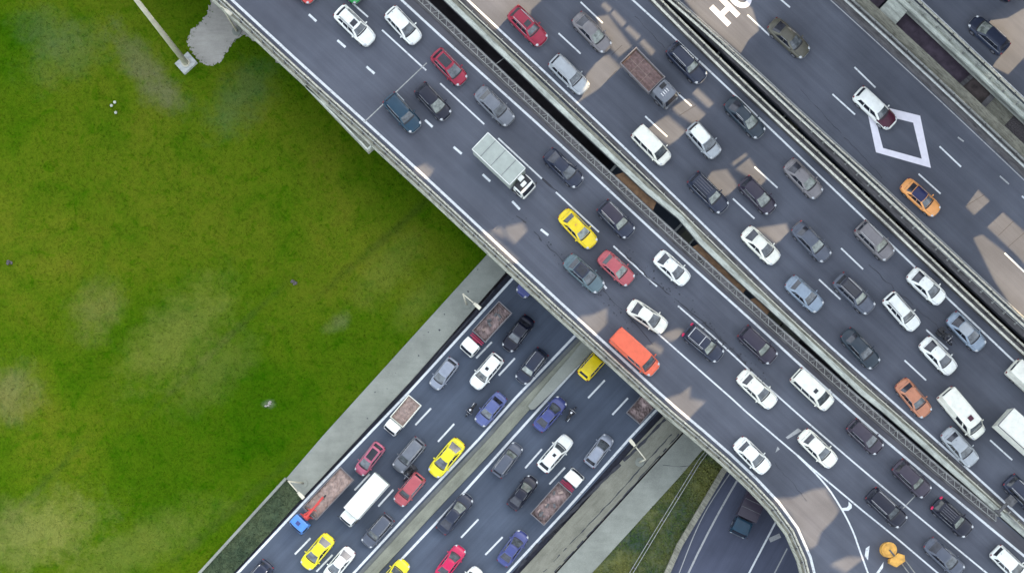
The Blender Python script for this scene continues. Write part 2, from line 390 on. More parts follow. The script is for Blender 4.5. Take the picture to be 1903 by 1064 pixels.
for _ in range(12):
    t=R.random(); px=lerp(900,600,t)+R.uniform(-30,20); py=lerp(505,860,t)+R.uniform(-22,22)
    c=W(px,py,.136)
    if inpoly(c.x,c.y,swp):
        n=R.randint(5,7); r=R.uniform(.04,.13); b0=len(mb.v)
        for k in range(n):
            a=2*math.pi*k/n; rr=r*R.uniform(.5,1.2); mb.v.append((c.x+rr*math.cos(a),c.y+rr*math.sin(a),c.z))
        mb.f.append(tuple(range(b0,b0+n)))
o=mb.obj('pavement_stains',M['tar']); o['kind']='stuff'; 
# drain grates on the buff pavement
for i,(px,py) in enumerate([(1026,994),(1038,981)]):
    g=thing('drain_grate','black slatted drain grate beside the lower road, '+('lower of the two' if i==0 else 'upper of the two'),'drain grate',W(px,py,.1),math.radians(48),'drain grates beside the lower road')
    m0=MB()
    for y in (-.18,.18): m0.box(-.42,.42,y-.02,y+.02,.0,.03)
    m0.obj('frame',M['black'],g)
    sm=None
    for k in range(4):
        if sm is None: q=MB(); q.box(-.05,.05,-.16,.16,.0,.04); sm=q.me('slat',M['black'])
        s=link('slat',sm,g); s.location=(-.33+k*.22,0,0)
# edging wall between meadow and verge
ew=ext(wl([(532,888),(371,1064)],0),0,60); w_=sweep_mb(ew,rect(-.14,.14,-.3,.28)).obj('edging_wall',M['conc']); tagit(w_,'low pale concrete edging wall between the meadow and the roadside verge','wall')
# guide pipe in the verge
pl=wl([(1420,700),(1300,856),(1222,983),(1173,1064),(1100,1190)],.35)
gpipe=thing('pipe_rail','pair of pale pipes running over the grass verge beside the underpass','pipe',pl[2])
for d in (-.16,.16):
    q=MB(); q.tube([p-pl[2] for p in off(pl,d)],.04,6); q.obj('pipe',M['galv'],gpipe,True)
for p,d in walk(pl,3.0,1.0):
    q=MB(); q.box(-.05,.05,-.25,.25,-.4,-.02,Matrix.Rotation(math.atan2(d.y,d.x),4,'Z')); s=q.obj('support',M['conc_dark'],gpipe); s.location=p-pl[2]
# underpass road
ur=wl([(1460,760),(1344,874),(1262,1012),(1239,1064),(1180,1200),(1700,1200),(1640,760)],.0)
up=struct(slab('underpass_road',ur,.6,M['asphalt_ramp']))
line_obj(smooth_line(ext(wl([(1363,899),(1321,962),(1278,1064)],0),15,15),3),.2,'edge_line',up,M['line_old'])
line_obj(ext(wl([(1437,978),(1392,1064)],0),20,15),.2,'edge_line',up,M['line'])
line_obj(smooth_line(wl([(1378,850),(1346,893),(1300,966),(1262,1064),(1230,1150)],0),3),.1,'edge_line',up,M['line_old'])
dash_px((1463,1018),(1430,1082),.14,up,M['line_old'],0); dash_px((1430,1003),(1450,994),.5,up,M['line_old'],0,'road_mark')
uw=wl([(1440,760),(1344,874),(1262,1012),(1239,1064),(1200,1180)],0)
q=sweep_mb(uw,rect(-.3,.3,-.3,.75)).obj('underpass_parapet',M['conc_moss']); tagit(q,'pale concrete parapet wall along the left side of the underpass road','wall')
# old paved patch by the deck and its weedy rim
pp=[(420,-40),(392,0),(388,18),(379,34),(371,45),(358,55),(350,68),(349,80),(352,91),(360,103),(372,116),(385,124),(400,120),(412,113),(422,96),(433,78),(442,70),(452,64),(480,80),(520,120),(560,150),(600,160),(480,20)]
Rr=random.Random(5); P0=wl(pp,.0); PP=[]
for i in range(len(P0)):
    a=P0[i]; b=P0[(i+1)%len(P0)]
    for k in range(8): PP.append(a.lerp(b,k/8)+Vector((Rr.uniform(-.16,.16),Rr.uniform(-.16,.16),0)))
struct(slab('paved_patch',PP,.1,M['paved'])); cen=sum(PP,Vector((0,0,0)))/len(PP)
PIN=[p+(cen-p).normalized()*Rr.uniform(.1,.9) for p in PP]
# tufts
import numpy as np
def tufts(name,region,n,box,z,mat,seed,excl=(),size=(.12,.3)):
    R=random.Random(seed); V=[];F=[]
    x0,x1,y0,y1=box
    cnt=0
    while cnt<n:
        x=R.uniform(x0,x1); y=R.uniform(y0,y1)
        if not inpoly(x,y,region): cnt+=.2; continue
        if any(inpoly(x,y,e) for e in excl): continue
        cnt+=1; s=R.uniform(*size)
        for k in range(3):
            a=R.uniform(0,6.283); w=s*.22; h=s*.8; dx=math.cos(a)*s*.6; dy=math.sin(a)*s*.6; b=len(V)
            V+= [(x-math.sin(a)*w,y+math.cos(a)*w,z),(x+math.sin(a)*w,y-math.cos(a)*w,z),(x+dx,y+dy,z+h*R.uniform(.4,1))]; F.append((b,b+1,b+2))
    me=mesh(name,V,F,mat); o=link(name,me); tagit(o,None,None,None,'stuff'); return o
o=tufts('grass_tufts',gp,60000,(-58,2,-34,34),gz,M['tuft'],11,(PIN,),(.07,.2)); tagit(o,'short green meadow grass covering the whole field left of the roads','grass')
o=tufts('verge_weeds',gp3,3500,(8,26,-36,-10),gz-.02,M['weed_tuft'],12,(),(.2,.45)); tagit(o,'rough weeds between the concrete path and the underpass','weeds')
o=tufts('roadside_weeds',gp2,3000,(-42,-18,-36,-18),gz-.03,M['verge_l'],13,(),(.15,.35)); tagit(o,'dull green weeds on the verge beside the lower road','weeds')
# small things on the meadow
for i,(px,py) in enumerate([(208,197),(214,191),(216,210)]):
    q=MB(); q.ell((0,0,.18),(.17,.17,.15)); q.tube([(0,0,-.02),(0,0,.1)],.05,6)
    t=q.obj('puffball',M['conc_white'],None,True); t.location=W(px,py,0)
    tagit(t,['left one of three small white balls in the meadow grass','upper right one of three small white balls in the meadow grass','lowest of three small white balls in the meadow grass'][i],'white ball','small white balls in the grass')
for i,(px,py,lb) in enumerate([(18,489,'small dark stone mound at the far left edge of the meadow'),(547,524,'small dark stone mound in the middle of the meadow'),(498,750,'pale stone lying in the grass towards the pavement')]):
    Rm=random.Random(i); q=MB()
    for k in range(6): q.ell((Rm.uniform(-.25,.25),Rm.uniform(-.25,.25),.04),(Rm.uniform(.1,.22),Rm.uniform(.08,.18),Rm.uniform(.08,.18)),7,5)
    t=q.obj('stone_mound',M['gravel'] if i<2 else M['paved']); t.location=W(px,py,0); tagit(t,lb,'stones')
# tall mast
t=thing('light_mast','tall cream coloured mast rising from a square concrete footing in the grass','mast',W(347,119,0))
q=MB(); q.box(-.95,.95,-.75,.75,-.1,.45,Matrix.Rotation(math.radians(42),4,'Z')); ob=q.obj('footing',M['pad'],t)
q=MB(); q.tube([(0,0,.45),(0,0,.6)],.45,16); q.obj('flange',M['pole'],t)
q=MB(); q.tube([(0,0,.6),(0,0,14),(0,0,30)],.33,14,.2); q.obj('pole',M['pole'],t,True)
# street lamps
def street_lamp(px,py,z,h,arm,label,group):
    t=thing('street_lamp',label,'street lamp',W(px,py,z),0,group)
    q=MB(); q.tube([(0,0,0),(0,0,.12)],.5,14); q.obj('base',M['conc'],t)
    q=MB(); q.tube([(0,0,.12),(0,0,h)],.12,8,.07); q.obj('pole',M['pole'],t,True)
    a=Vector((arm[0],-arm[1],0))/PX; q=MB(); q.tube([(0,0,h),a*.7+Vector((0,0,h+.25))],.06,6); q.obj('arm',M['pole'],t,True)
    q=MB(); d=a.normalized(); Mx=Matrix.Translation(a+Vector((0,0,h+.2)))@Matrix.Rotation(math.atan2(d.y,d.x),4,'Z')
    q.box(-.55,.2,-.14,.14,-.06,.06,Mx); q.box(-.3,.32,-.18,.18,-.03,.1,Mx); q.obj('lamp_head',M['pole'],t)
street_lamp(563,897,.1,9.4,(25,27),'street lamp with a bent arm standing at the end of the pavement above the verge','street lamps of the lower road')
street_lamp(867,565,.1,7.5,(28,24),'street lamp on the pavement nearest the bridge on the meadow side','street lamps of the lower road')
street_lamp(1189,858,.1,8.5,(-26,-32),'street lamp on the buff concrete right of the lower road','street lamps of the lower road')
street_lamp(440,58,.0,8.0,(16,14),'small pale lamp standing where the old paving meets the bridge','street lamps of the lower road')

# ------------------------------------------------------------------ bridge decks
def fair(P,win=9.0,keep=None):
    D=dense(P,1.5); out=[]
    for i,p in enumerate(D):
        w=min(win,(p-D[0]).length*.5,(D[-1]-p).length*.5); k=int(w/1.5)
        q=Vector((0,0,0))
        for j in range(i-k,i+k+1): q=q+D[j]
        out.append(q/(2*k+1))
    return out[::2]+([out[-1]] if (len(out)-1)%2 else [])
EXT=60
def fair_ext(P,a,b): return fair(ext(P,a,b))
A_=ext(wl([(431,0),(577,135),(682,229),(769,309),(860,393),(929,458),(997,521),(1071,589),(1155,665),(1236,740),(1300,795),(1341,826),(1385,868),(1426,908),(1450,933),(1468,953),(1485,978),(1499,1004),(1509,1033),(1516,1064),(1522,1100)]),EXT,15)
Aw=fair(A_,3.0)
Cw=fair_ext(wl([(746,0),(911,152),(1105,324),(1219,440),(1300,508),(1447,637),(1497,688),(1578,764),(1743,899),(1903,1032)]),EXT,60)
GL=[(796,0),(1030,220),(1200,381),(1260,430),(1300,474),(1373,536),(1486,640),(1582,722),(1630,764),(1700,826),(1771,885),(1903,1000)]
GR=[(824,0),(1054,220),(1200,358),(1260,406),(1300,454),(1369,520),(1424,570),(1525,663),(1599,733),(1638,764),(1706,823),(1774,884),(1903,998)]
GLw=fair_ext(wl(GL),EXT,60); GRw=ext(wl(GR),EXT,60)
Ew=fair_ext(wl([(869,0),(1100,216),(1200,312),(1331,440),(1494,603),(1652,740),(1681,764),(1757,832),(1861,927),(1903,966)]),EXT,60)
Fw=fair_ext(wl([(1176,0),(1262,76),(1369,180),(1425,234),(1503,307),(1613,412),(1703,499),(1759,553),(1880,666),(1903,688)]),EXT,60)
B1r=fair_ext(wl([(1228,0),(1300,74),(1400,169),(1503,265),(1540,300),(1690,440),(1771,520),(1903,642)]),EXT,60)
B2l=fair_ext(wl([(1238,0),(1300,55),(1400,154),(1512,262),(1552,300),(1703,440),(1785,520),(1903,630)]),EXT,60)
B2=fair_ext(wl([(1247,0),(1300,44),(1400,138),(1503,232),(1575,300),(1733,440),(1809,520),(1903,603)]),EXT,60)
D3r=fair_ext(wl([(1612,0),(1662,45),(1862,232),(1903,271)]),EXT,60)
D4l=fair_ext(wl([(1668,0),(1682,13),(1903,223)]),EXT,60)
A_out=off(Aw,-1.42)
gird=M['conc_dark']
deck1=slab('bridge_deck',A_out+list(reversed(GLw)),.45,M['asphalt']); 
deck2=slab('bridge_deck',GRw+list(reversed(B1r)),.45,M['asphalt'])
deck3=slab('bridge_deck',B2l+list(reversed(D3r)),.45,M['asphalt'])
D4r=off(D4l,13.0)
deck4=slab('bridge_deck',D4l+list(reversed(D4r)),.45,M['asphalt'])
for d in (deck1,deck2,deck3,deck4): struct(d)
# piers and girders under each deck
for dk,(a,b) in zip((deck1,deck2,deck3,deck4),((A_out,GLw),(GRw,B1r),(B2l,D3r),(D4l,D4r))):
    aa=walk(a,14,6)
    for d in (1.8,5.0):
        sweep_mb(off(b,-d,0),rect(-.3,.3,ZD-2.0,ZD-.47)).obj('girder',gird,dk)
    sweep_mb(off(a,1.8,0),rect(-.3,.3,ZD-2.0,ZD-.47)).obj('girder',gird,dk)
    pier=None
    for p,dd in walk(off(b,-3,0),16,2):
        if pier is None: q=MB(); q.cyl((0,0,(ZD-2.3)/2-.35),(0,0,1),.6,ZD-2.3+.7); pier=q.me('pier',M['conc_dark'])
        if inpoly(p.x,p.y,off(Hw,-1)+list(reversed(off(Lw,1)))): continue
        s=link('pier',pier,dk); s.location=(p.x,p.y,0)
# edge and lane lines
for dk,P,w in ((deck1,Cw,.24),(deck2,Ew,.22),(deck2,Fw,.2)): line_obj(P,w,'edge_line',dk,M['line'])
line_obj(Aw,.27,'edge_line',deck1,M['line'])
B2s=fair_ext(wl([(1260,568),(1300,601),(1393,688),(1476,764),(1600,871),(1678,936),(1834,1064)]),0,30); line_obj(B2s,.17,'lane_line',deck1,M['line'])
line_obj(wl([(1222,619),(1360,740),(1386,764),(1479,843)]),.17,'lane_line',deck1,M['line'])
line_obj(smooth_line(ext(wl([(1478,842),(1533,896),(1566,947),(1586,987),(1599,1026),(1613,1064)]),0,10),2),.17,'lane_line',deck1,M['line'])
line_obj(ext(wl([(1482,845),(1503,864),(1602,947),(1664,997),(1743,1064)]),0,10),.17,'lane_line',deck1,M['line'],.012)
for a,b in [((574,27),(588,40)),((627,75),(642,88)),((681,124),(696,137)),((736,174),(750,188)),((790,223),(804,236)),((843,273),(858,286)),((897,324),(911,337)),((952,374),(966,389)),((1005,426),(1019,437)),((1121,529),(1127,536))]:
    dash_px(a,b,.24,deck1,M['line'],ZD)
for a,b in [((648,0),(684,32)),((710,56),(792,131)),((818,155),(900,231)),((926,257),(1007,332)),((1033,357),(1113,431)),((1140,457),(1221,532))]: dash_px(a,b,.17,deck1,M['line'],ZD)
for a,b in [((1038,62),(1079,100)),((1079,4),(1120,43)),((1199,216),(1240,254)),((1244,160),(1285,197)),((1362,369),(1402,406)),((1402,310),(1445,349)),((1522,519),(1562,556)),((1563,461),(1604,500)),((1681,669),(1721,706)),((1721,612),(1762,649)),((1840,817),(1881,854)),((890,-75),(930,-38))]:
    dash_px(a,b,.17,deck2,M['line'],ZD)
for a,b in [((1440,-10),(1468,14)),((1389,28),(1430,66)),((1588,125),(1627,163)),((1547,175),(1589,213)),((1746,272),(1786,310)),((1707,323),(1748,360)),((1867,470),(1910,511)),((1899,364),(1930,392))]: dash_px(a,b,.17,deck3,M['line'],ZD)
dash_px((1858,327),(1875,342),.15,deck3,M['line_old'],ZD); dash_px((1780,255),(1791,263),.15,deck3,M['line_old'],ZD)
shs=sweep_mb(Cw,rect(.16,1.25,-.01,.003)).obj('shoulder_strip',M['shoulder'],deck1)
# HOV lettering and diamond
u=Vector((.70,.71)); r_=Vector((.71,-.70))          # px: down the road, across it
def lp(c,a,b): return W(c[0]+u.x*b+r_.x*a, c[1]+u.y*b+r_.y*a, ZD+.014)
def poly_obj(ptlists,name,parent,m):
    mb=MB()
    for pts in ptlists:
        n=len(mb.v); mb.v+=[tuple(p) for p in pts]; mb.f.append(tuple(range(n,n+len(pts))))
    me=mb.me(name,m); bm=bmesh.new(); bm.from_mesh(me); 
    for f in bm.faces:
        if f.normal.z<0: f.normal_flip()
    bm.to_mesh(me); bm.free(); return link(name,me,parent)
hc=(1347,21)
M['letter']=simple('letter_paint',(.74,.72,.76),.7,0,.06,2)
poly_obj([[lp(hc,-17,-24),lp(hc,-7,-24),lp(hc,-7,24),lp(hc,-17,24)],[lp(hc,7,-24),lp(hc,17,-24),lp(hc,17,24),lp(hc,7,24)],[lp(hc,-7,-5),lp(hc,7,-5),lp(hc,7,5),lp(hc,-7,5)]],'letter_h',deck3,M['letter'])
oc=(1375,-7); n=28; Q=[]
for k in range(n):
    a0=2*math.pi*k/n; a1=2*math.pi*(k+1)/n
    f=lambda a,s,t:(lp(oc,s*math.cos(a),t*math.sin(a)))
    Q.append([f(a0,19,25),f(a1,19,25),f(a1,9,15),f(a0,9,15)])
poly_obj(Q,'letter_o',deck3,M['letter'])
vc=(1403,-35)
poly_obj([[lp(vc,-19,-24),lp(vc,-8,-24),lp(vc,5,24),lp(vc,-5,24)],[lp(vc,8,-24),lp(vc,19,-24),lp(vc,5,24.1),lp(vc,-2,14)]],'letter_v',deck3,M['letter'])
do=[(1608,190),(1710,215),(1730,312),(1628,283)]; di=[(1624,210),(1697,228),(1713,295),(1641,275)]
poly_obj([[W(*do[i],ZD+.014),W(*do[(i+1)%4],ZD+.014),W(*di[(i+1)%4],ZD+.014),W(*di[i],ZD+.014)] for i in range(4)],'diamond_mark',deck3,M['letter'])
# arrow and hatch marks on the gore
mk=lambda pts,mm='line':poly_obj([[W(x,y,ZD+.014) for x,y in pts]],'road_mark',deck1,M[mm])
mk([(1577,931),(1583,937),(1583,943),(1577,948),(1566,948),(1565,943),(1574,942),(1577,938)])
mk([(1609,1018),(1616,1013),(1613,1040),(1607,1032)]); mk([(1633,1057),(1642,1043),(1641,1054),(1632,1066),(1626,1066)])
mk([(1483,795),(1490,800),(1464,815),(1460,812)],'line_old'); mk([(1445,829),(1449,834),(1441,840)],'line_old')
# expansion joints
for a,b in (((793,117),(678,226)),((1705,916),(1678,944))):
    dash_px(a,b,.1,deck1,M['galv'],ZD,'expansion_joint')
for a,b in (((1836,392),(1800,384)),((1885,406),(1858,436)),((1903,428),(1876,453)),((1903,452),(1892,472)),((1845,360),(1798,392))):
    pass
# slab joints crossing the deck 3 sun patches
for a,b in (((1829,362),(1796,382)),((1883,411),(1855,438)),((1903,433),(1873,459))): dash_px(a,b,.06,deck3,M['tar'],ZD,'joint')
for a,b in (((1146,131),(1128,150)),((1293,196),(1262,215)),((1412,332),(1398,350)),((1156,84),(1137,102))): dash_px(a,b,.06,deck2,M['tar'],ZD,'joint')
for i,(pts,dk,w) in enumerate([([(1007,333),(1036,357)],deck1,.1),([(960,400),(985,422),(1015,455),(1046,485)],deck1,.05),([(1160,470),(1210,520),(1260,560),(1320,610),(1400,690)],deck1,.06),([(1120,540),(1170,590),(1215,640)],deck1,.04),
      ([(1440,860),(1500,930)],deck1,.02),([(1180,30),(1290,150)],deck2,.03),([(1600,480),(1780,640)],deck2,.03),([(1480,160),(1640,330)],deck3,.03)]):
    crack(pts,ZD+.02,'tar_crack',dk,w,seed=20+i,amp=.10)
# scattered tar spots around the cracks
R=random.Random(9); mb=MB()
for _ in range(150):
    t=R.random(); px=lerp(1150,1420,t)+R.gauss(0,9); py=lerp(462,705,t)+R.gauss(0,9)
    if _%4==0: px=lerp(955,1180,t)+R.gauss(0,6); py=lerp(395,610,t)+R.gauss(0,6)
    c=W(px,py,ZD+.018+_*.00002); r=R.uniform(.03,.12); n=R.randint(5,7); b0=len(mb.v)
    for k in range(n):
        a=2*math.pi*k/n; rr=r*R.uniform(.5,1.3); mb.v.append((c.x+rr*math.cos(a),c.y+rr*math.sin(a),c.z))
    mb.f.append(tuple(range(b0,b0+n)))
o=mb.obj('tar_spots',M['tar'],deck1); o['kind']='stuff'

# --- parapets and railings
def railing(name,label,P,step,posth,group=None,post_mat='galv',rails=((1.05,.05),(.6,.03)),bracket=.22,rail_mat='galv'):
    """P: base line. posts (with an inward bracket) are parts, rails are parts"""
    t=thing(name,label,'railing',P[len(P)//2],0,group); o=P[len(P)//2]
    for h,r in rails:
        q=MB(); q.tube([p-o+Vector((0,0,h)) for p in P],r,6); q.obj('rail',M[rail_mat],t,True)
    q=MB(); q.box(-.04,.04,-.04,.04,0,posth); q.box(-.03,.03,0,bracket,posth*.5-.03,posth*.5+.03); q.box(-.1,.1,-.1,.1,0,.03)
    q.bar((0,bracket,.03),(0,0,posth*.7),.05); pm=q.me('post',M[post_mat])
    for p,d in walk(P,step,.3):
        s=link('post',pm,t); s.location=p-o; s.rotation_euler=(0,0,math.atan2(d.y,d.x))
    return t
def wbeam(name,label,P,step,side=1,group=None,m='galv_pale',h=.75):
    t=thing(name,label,'crash barrier',P[len(P)//2],0,group); o=P[len(P)//2]; Q=[p-o for p in P]
    prof=[(0,h-.3),(.09*side,h-.22),(0,h-.15),(.09*side,h-.08),(0,h),(-.09*side,h),(-.09*side,h-.3)]
    sweep_mb(Q,prof).obj('beam',M[m],t)
    q=MB(); q.box(-.05,.05,-.2*1 if side>0 else .06,-.06 if side>0 else .2,0,h+.02); pm=q.me('post',M['steel_dark'])
    for p,d in walk(P,step,.6):
        s=link('post',pm,t); s.location=p-o; s.rotation_euler=(0,0,math.atan2(d.y,d.x))
    return t
def wall_thing(name,label,P,prof,m,cat='parapet',group=None):
    q=sweep_mb(P,prof).obj(name,M[m]); return tagit(q,label,cat,group)
Pd=dense(Aw,6)
wall_thing('bridge_parapet','narrow pale concrete edge beam of the near bridge deck facing the meadow',Aw,rect(-1.46,-1.22,-.35,.25),'conc_par')
struct(sweep_mb(Aw,rect(-1.2,-.72,.0,.12)).obj('service_walkway',M['conc_moss']))
railing('bridge_railing','thin steel railing with bracketed posts along the outer edge of the near deck',off(Aw,-1.02,ZD+.14),1.55,1.05,post_mat='steel_dark',rails=((1.05,.035),(.55,.02)))
wbeam('crash_barrier','pale steel crash barrier beside the left edge line of the near deck',off(Aw,-.62),2.2,1,None,'galv_pale',.5)
# widened ledge
lp_=wl([(566,160),(684,283),(694,274),(690,262),(578,158)],ZD-.15); q=slab('ledge',lp_,.8,M['conc_par']); tagit(q,'wider concrete ledge sticking out from the near deck over the meadow','ledge')
lw=wl([(568,162),(684,281),(692,273)],ZD-.15); tagit(sweep_mb(lw,rect(0,.16,0,.4)).obj('ledge_kerb',M['conc_white']),'pale kerb along the rim of the wider ledge over the meadow','kerb')
# truss railing right side of deck 1
Tr=off(fair_ext(wl([(796,0),(1030,220),(1200,381),(1260,430),(1300,474),(1373,536),(1486,640),(1582,722),(1630,764),(1700,826),(1771,885),(1856,955)]),EXT,0),-.28)
Ti=off(Tr,-.62)
t=thing('truss_railing','lattice steel railing of zigzag braces beside the dark gap between the decks','railing',Tr[5]); o=Tr[5]
for P,nm in ((Tr,'rail'),(Ti,'rail')):
    q=MB(); q.tube([p-o+Vector((0,0,.85)) for p in P],.032,6); q.obj(nm,M['galv'],t,True)
q=MB(); q.tube([p-o+Vector((0,0,.4)) for p in Tr],.035,6); q.obj('rail',M['galv'],t,True)
q=MB(); q.bar((0,0,.84),(.55,-.62,.84),.04,.04); bm1=q.me('brace',M['galv'])
q=MB(); q.bar((0,0,.84),(-.45,-.62,.80),.028,.03); bm2=q.me('brace',M['galv'])
q=MB(); q.box(-.04,.04,-.04,.04,0,.85); q.bar((0,0,.1),(0,-.55,.8),.05); pm=q.me('post',M['galv'])
for k,(p,d) in enumerate(walk(Tr,1.1,.2)):
    a=math.atan2(d.y,d.x)
    for me_,nm in ((bm1,'brace'),(bm2,'brace')):
        s=link(nm,me_,t); s.location=p-o; s.rotation_euler=(0,0,a)
    if k%2==0: s=link('post',pm,t); s.location=p-o; s.rotation_euler=(0,0,a)
struct(sweep_mb(Tr,rect(-.75,.25,.0,.09)).obj('edge_slab',M['conc_dark']))
# added brown panels in the gap, coloured as sunlit ground below
def strip_between(a,b,t0,t1,z):
    pass
for i,(p4,lb) in enumerate([([(1140,326),(1166,318),(1222,371),(1212,394)],'added brown panel standing for sunlit ground below the lattice railing, upper left one'),
          ([(1282,461),(1305,450),(1392,530),(1378,548)],'long added brown panel standing for sunlit ground between the decks, middle one'),
          ([(1394,556),(1412,550),(1434,574),(1422,588)],'short added brown panel standing for sunlit ground in the gap, lowest one')]):
    q=slab('lit_ground_panel',[W(x,y,ZD-.4) for x,y in p4],.05,M['rust_lit']); tagit(q,lb,'sunlit ground panel','sunlit ground panels in the gap between decks')
for i,(a,b,lb) in enumerate([((915,124),(937,108),'thin grey pipe crossing the dark gap near the top of the picture'),((1528,668),(1546,655),'thin grey pipe crossing the narrow end of the gap')]):
    q=MB(); q.tube([W(*a,ZD-.3),W(*b,ZD-.3)],.04,6); tagit(q.obj('gap_pipe',M['galv'],None,True),lb,'pipe')
# deck 2 left: thick pale beam, rail, guard
wall_thing('concrete_parapet','thick pale stained concrete beam along the left edge of the middle deck',GRw,[(.0,-.05),(.5,-.05),(.5,.24),(.46,.27),(.04,.27),(0,.24)],'conc_white')
wall_thing('concrete_shelf','dark mottled concrete shelf beside the thick pale beam of the middle deck',GRw,rect(.502,.86,-.02,.2),'conc_moss','ledge')
struct(sweep_mb(Ew,rect(-.8,-.2,0,.03)).obj('edge_slab',M['conc_dark']))
E2=off(Ew,-.62)
railing('steel_guardrail','steel guard rail on the inner face of the pale concrete beam',[p.copy() for p in off(E2,-.1,ZD)],2.1,.4,rails=((.42,.05),(.2,.03)),rail_mat='galv_pale',post_mat='galv')
# deck 2 right: double W beam on a low wall
wall_thing('median_wall','low concrete kerb wall on the right edge of the middle deck',B1r,rect(-.95,-.08,0,.22),'conc_dark')
wbeam('crash_barrier','double pale crash barrier on the right edge of the middle deck, traffic side',off(B1r,-.82,ZD+.2),2.0,-1,'pair of crash barriers on the middle deck',h=.6)
wbeam('crash_barrier','double pale crash barrier on the right edge of the middle deck, gap side',off(B1r,-.2,ZD+.2),2.0,1,'pair of crash barriers on the middle deck',h=.6)
# deck 3 left
wall_thing('dark_ledge','dark grey service ledge between the middle and the express deck',B2l,rect(.02,.62,0,.2),'conc_dark','ledge')
wbeam('crash_barrier','pale steel crash barrier along the left edge of the express deck, traffic side',off(B2,.15),2.0,1)
wbeam('crash_barrier','pale steel crash barrier along the left edge of the express deck, fence side',off(B2,-.3),2.0,-1)
railing('wire_fence','low wire fence with short cross posts on the dark ledge between decks',off(B2l,.45,ZD+.2),1.6,.7,rails=((.7,.025),),post_mat='galv')
struct(line_obj(off(B2,.55),.12,'edge_line',None,M['line_old']))
# deck 3 right: asphalt shoulder with twin rails, mossy parapet
wall_thing('mossy_parapet','mossy brown concrete parapet on the right edge of the express deck',D3r,[(-1.0,-.9),(0,-.9),(0,.35),(-1.0,.35)],'conc_moss')
for k,(d,mm,h) in enumerate(((-1.75,'galv',.7),(-1.3,'galv',.9),(-2.55,'galv_pale',.12))):
    P=off(D3r,d)
    if h>.2: wbeam('crash_barrier',['grey crash barrier beside the mossy parapet, traffic side','grey crash barrier beside the mossy parapet, parapet side'][k],P,2.2,-1 if k==0 else 1,None,mm,h)
    else: struct(line_obj(P,.1,'edge_line',None,M['line_old']))
struct(sweep_mb(D3r,rect(-2.4,-1.03,0,.06)).obj('shoulder_slab',M['conc_dark']))
# gap beams and slabs between deck 3 and deck 4
def gap_beam(p4,z,th,m,lb,nm='cross_beam'):
    q=slab(nm,[W(x,y,z) for x,y in p4],th,M[m]); return tagit(q,lb,'beam' if 'beam' in nm else 'slab')
gap_beam([(1628,24),(1660,50),(1694,12),(1665,-15)],ZD-.3,.9,'conc_white','broad pale concrete beam joining the express deck to the far deck')
gap_beam([(1780,158),(1786,164),(1818,136),(1812,130)],ZD-1.2,.6,'conc_dark','thin dark beam crossing the gap, upper one')
gap_beam([(1820,196),(1828,203),(1858,172),(1850,165)],ZD-1.2,.6,'conc_dark','thin dark beam crossing the gap, lower one')
gap_beam([(1786,164),(1820,196),(1850,165),(1818,136)],ZD-1.4,.3,'soil','brown slab lying low in the gap between two thin beams','gap_slab')
gap_beam([(1828,203),(1864,236),(1892,206),(1858,172)],ZD-1.35,.3,'conc_moss','greenish slab lying low in the gap beside the dark gravel','gap_slab')
gap_beam([(1864,236),(1960,330),(1990,300),(1892,206)],ZD-1.5,.3,'gravel','dark gravel bed at the lower end of the gap','gravel_bed')
gap_beam([(1640,44),(1780,158),(1812,130),(1680,5)],ZD-1.7,.3,'earth','dark earth strip in the gap below the broad pale beam','earth_bed')
gap_beam([(1520,-60),(1625,22),(1660,-15),(1560,-100)],ZD-1.7,.3,'earth','dark earth strip in the gap above the broad pale beam','earth_bed')
# deck 4 left parapet
wall_thing('pale_parapet','wide pale parapet with a white lip on the left edge of the far deck',D4l,[(0,-.9),(1.1,-.9),(1.1,.12),(.3,.12),(.3,.5),(0,.5)],'conc_white')
wbeam('crash_barrier','pale crash barrier on the wide parapet of the far deck',off(D4l,1.25),2.2,1)
railing('bridge_railing','thin railing on the wide pale parapet of the far deck',off(D4l,.62,ZD+.12),1.9,.7,rails=((.7,.03),))
line_obj(off(D4l,1.62),.2,'edge_line',deck4,M['line'])
# bracket where deck 1/2 meet at the right edge
t=thing('sign_gantry','dark steel bracket frame standing where the two decks meet at the right','gantry',W(1862,938,ZD),math.radians(45))
q=MB(); q.box(-1.2,1.2,-.15,.15,1.0,1.25); q.box(-1.2,-1.0,-.4,.4,.9,1.3); q.obj('beam',M['steel_dark'],t)
for x in (-.9,.9): q=MB(); q.box(x-.12,x+.12,-.12,.12,0,1.0); q.obj('post',M['steel_dark'],t)
q=MB(); q.box(.2,1.1,-.55,.45,1.25,1.4); q.obj('panel',M['steel_dark'],t)
P=ext(wl([(1868,950),(1903,985)]),0,20); railing('bridge_railing','short grey railing below the dark bracket frame at the right edge',off(P,-.2),1.2,.9,rails=((.9,.05),(.5,.04)),bracket=.5)

# orange crash cushion
t=thing('crash_cushion','orange two part crash cushion at the fork of the painted lines','crash cushion',W(1655,1028,ZD),math.radians(-50))
q=MB(); q.tube([(-.55,0,0),(-.55,0,.95)],.80,20); q.tube([(-.55,0,.95),(-.55,0,1.02)],.55,20); q.obj('front_drum',M['amber'],t)
q=MB()
for i,(x,w,z) in enumerate(((.42,.45,1.0),(.7,.75,.96))): pass
v=[(.25,-.55,0),(.55,-.85,0),(1.3,-.55,0),(1.4,.5,0),(.9,.85,0),(.3,.5,0)]; n=len(v); mbv=MB(); mbv.v=v+[(a,b,.93) for a,b,_ in v]; mbv.f=[tuple(range(n-1,-1,-1)),tuple(range(n,2*n))]+[(i,(i+1)%n,(i+1)%n+n,i+n) for i in range(n)]
mbv.obj('rear_box',M['amber'],t)
q=MB(); q.box(-.55,.3,-.08,.08,1.0,1.06); q.obj('strap',M['steel_dark'],t)
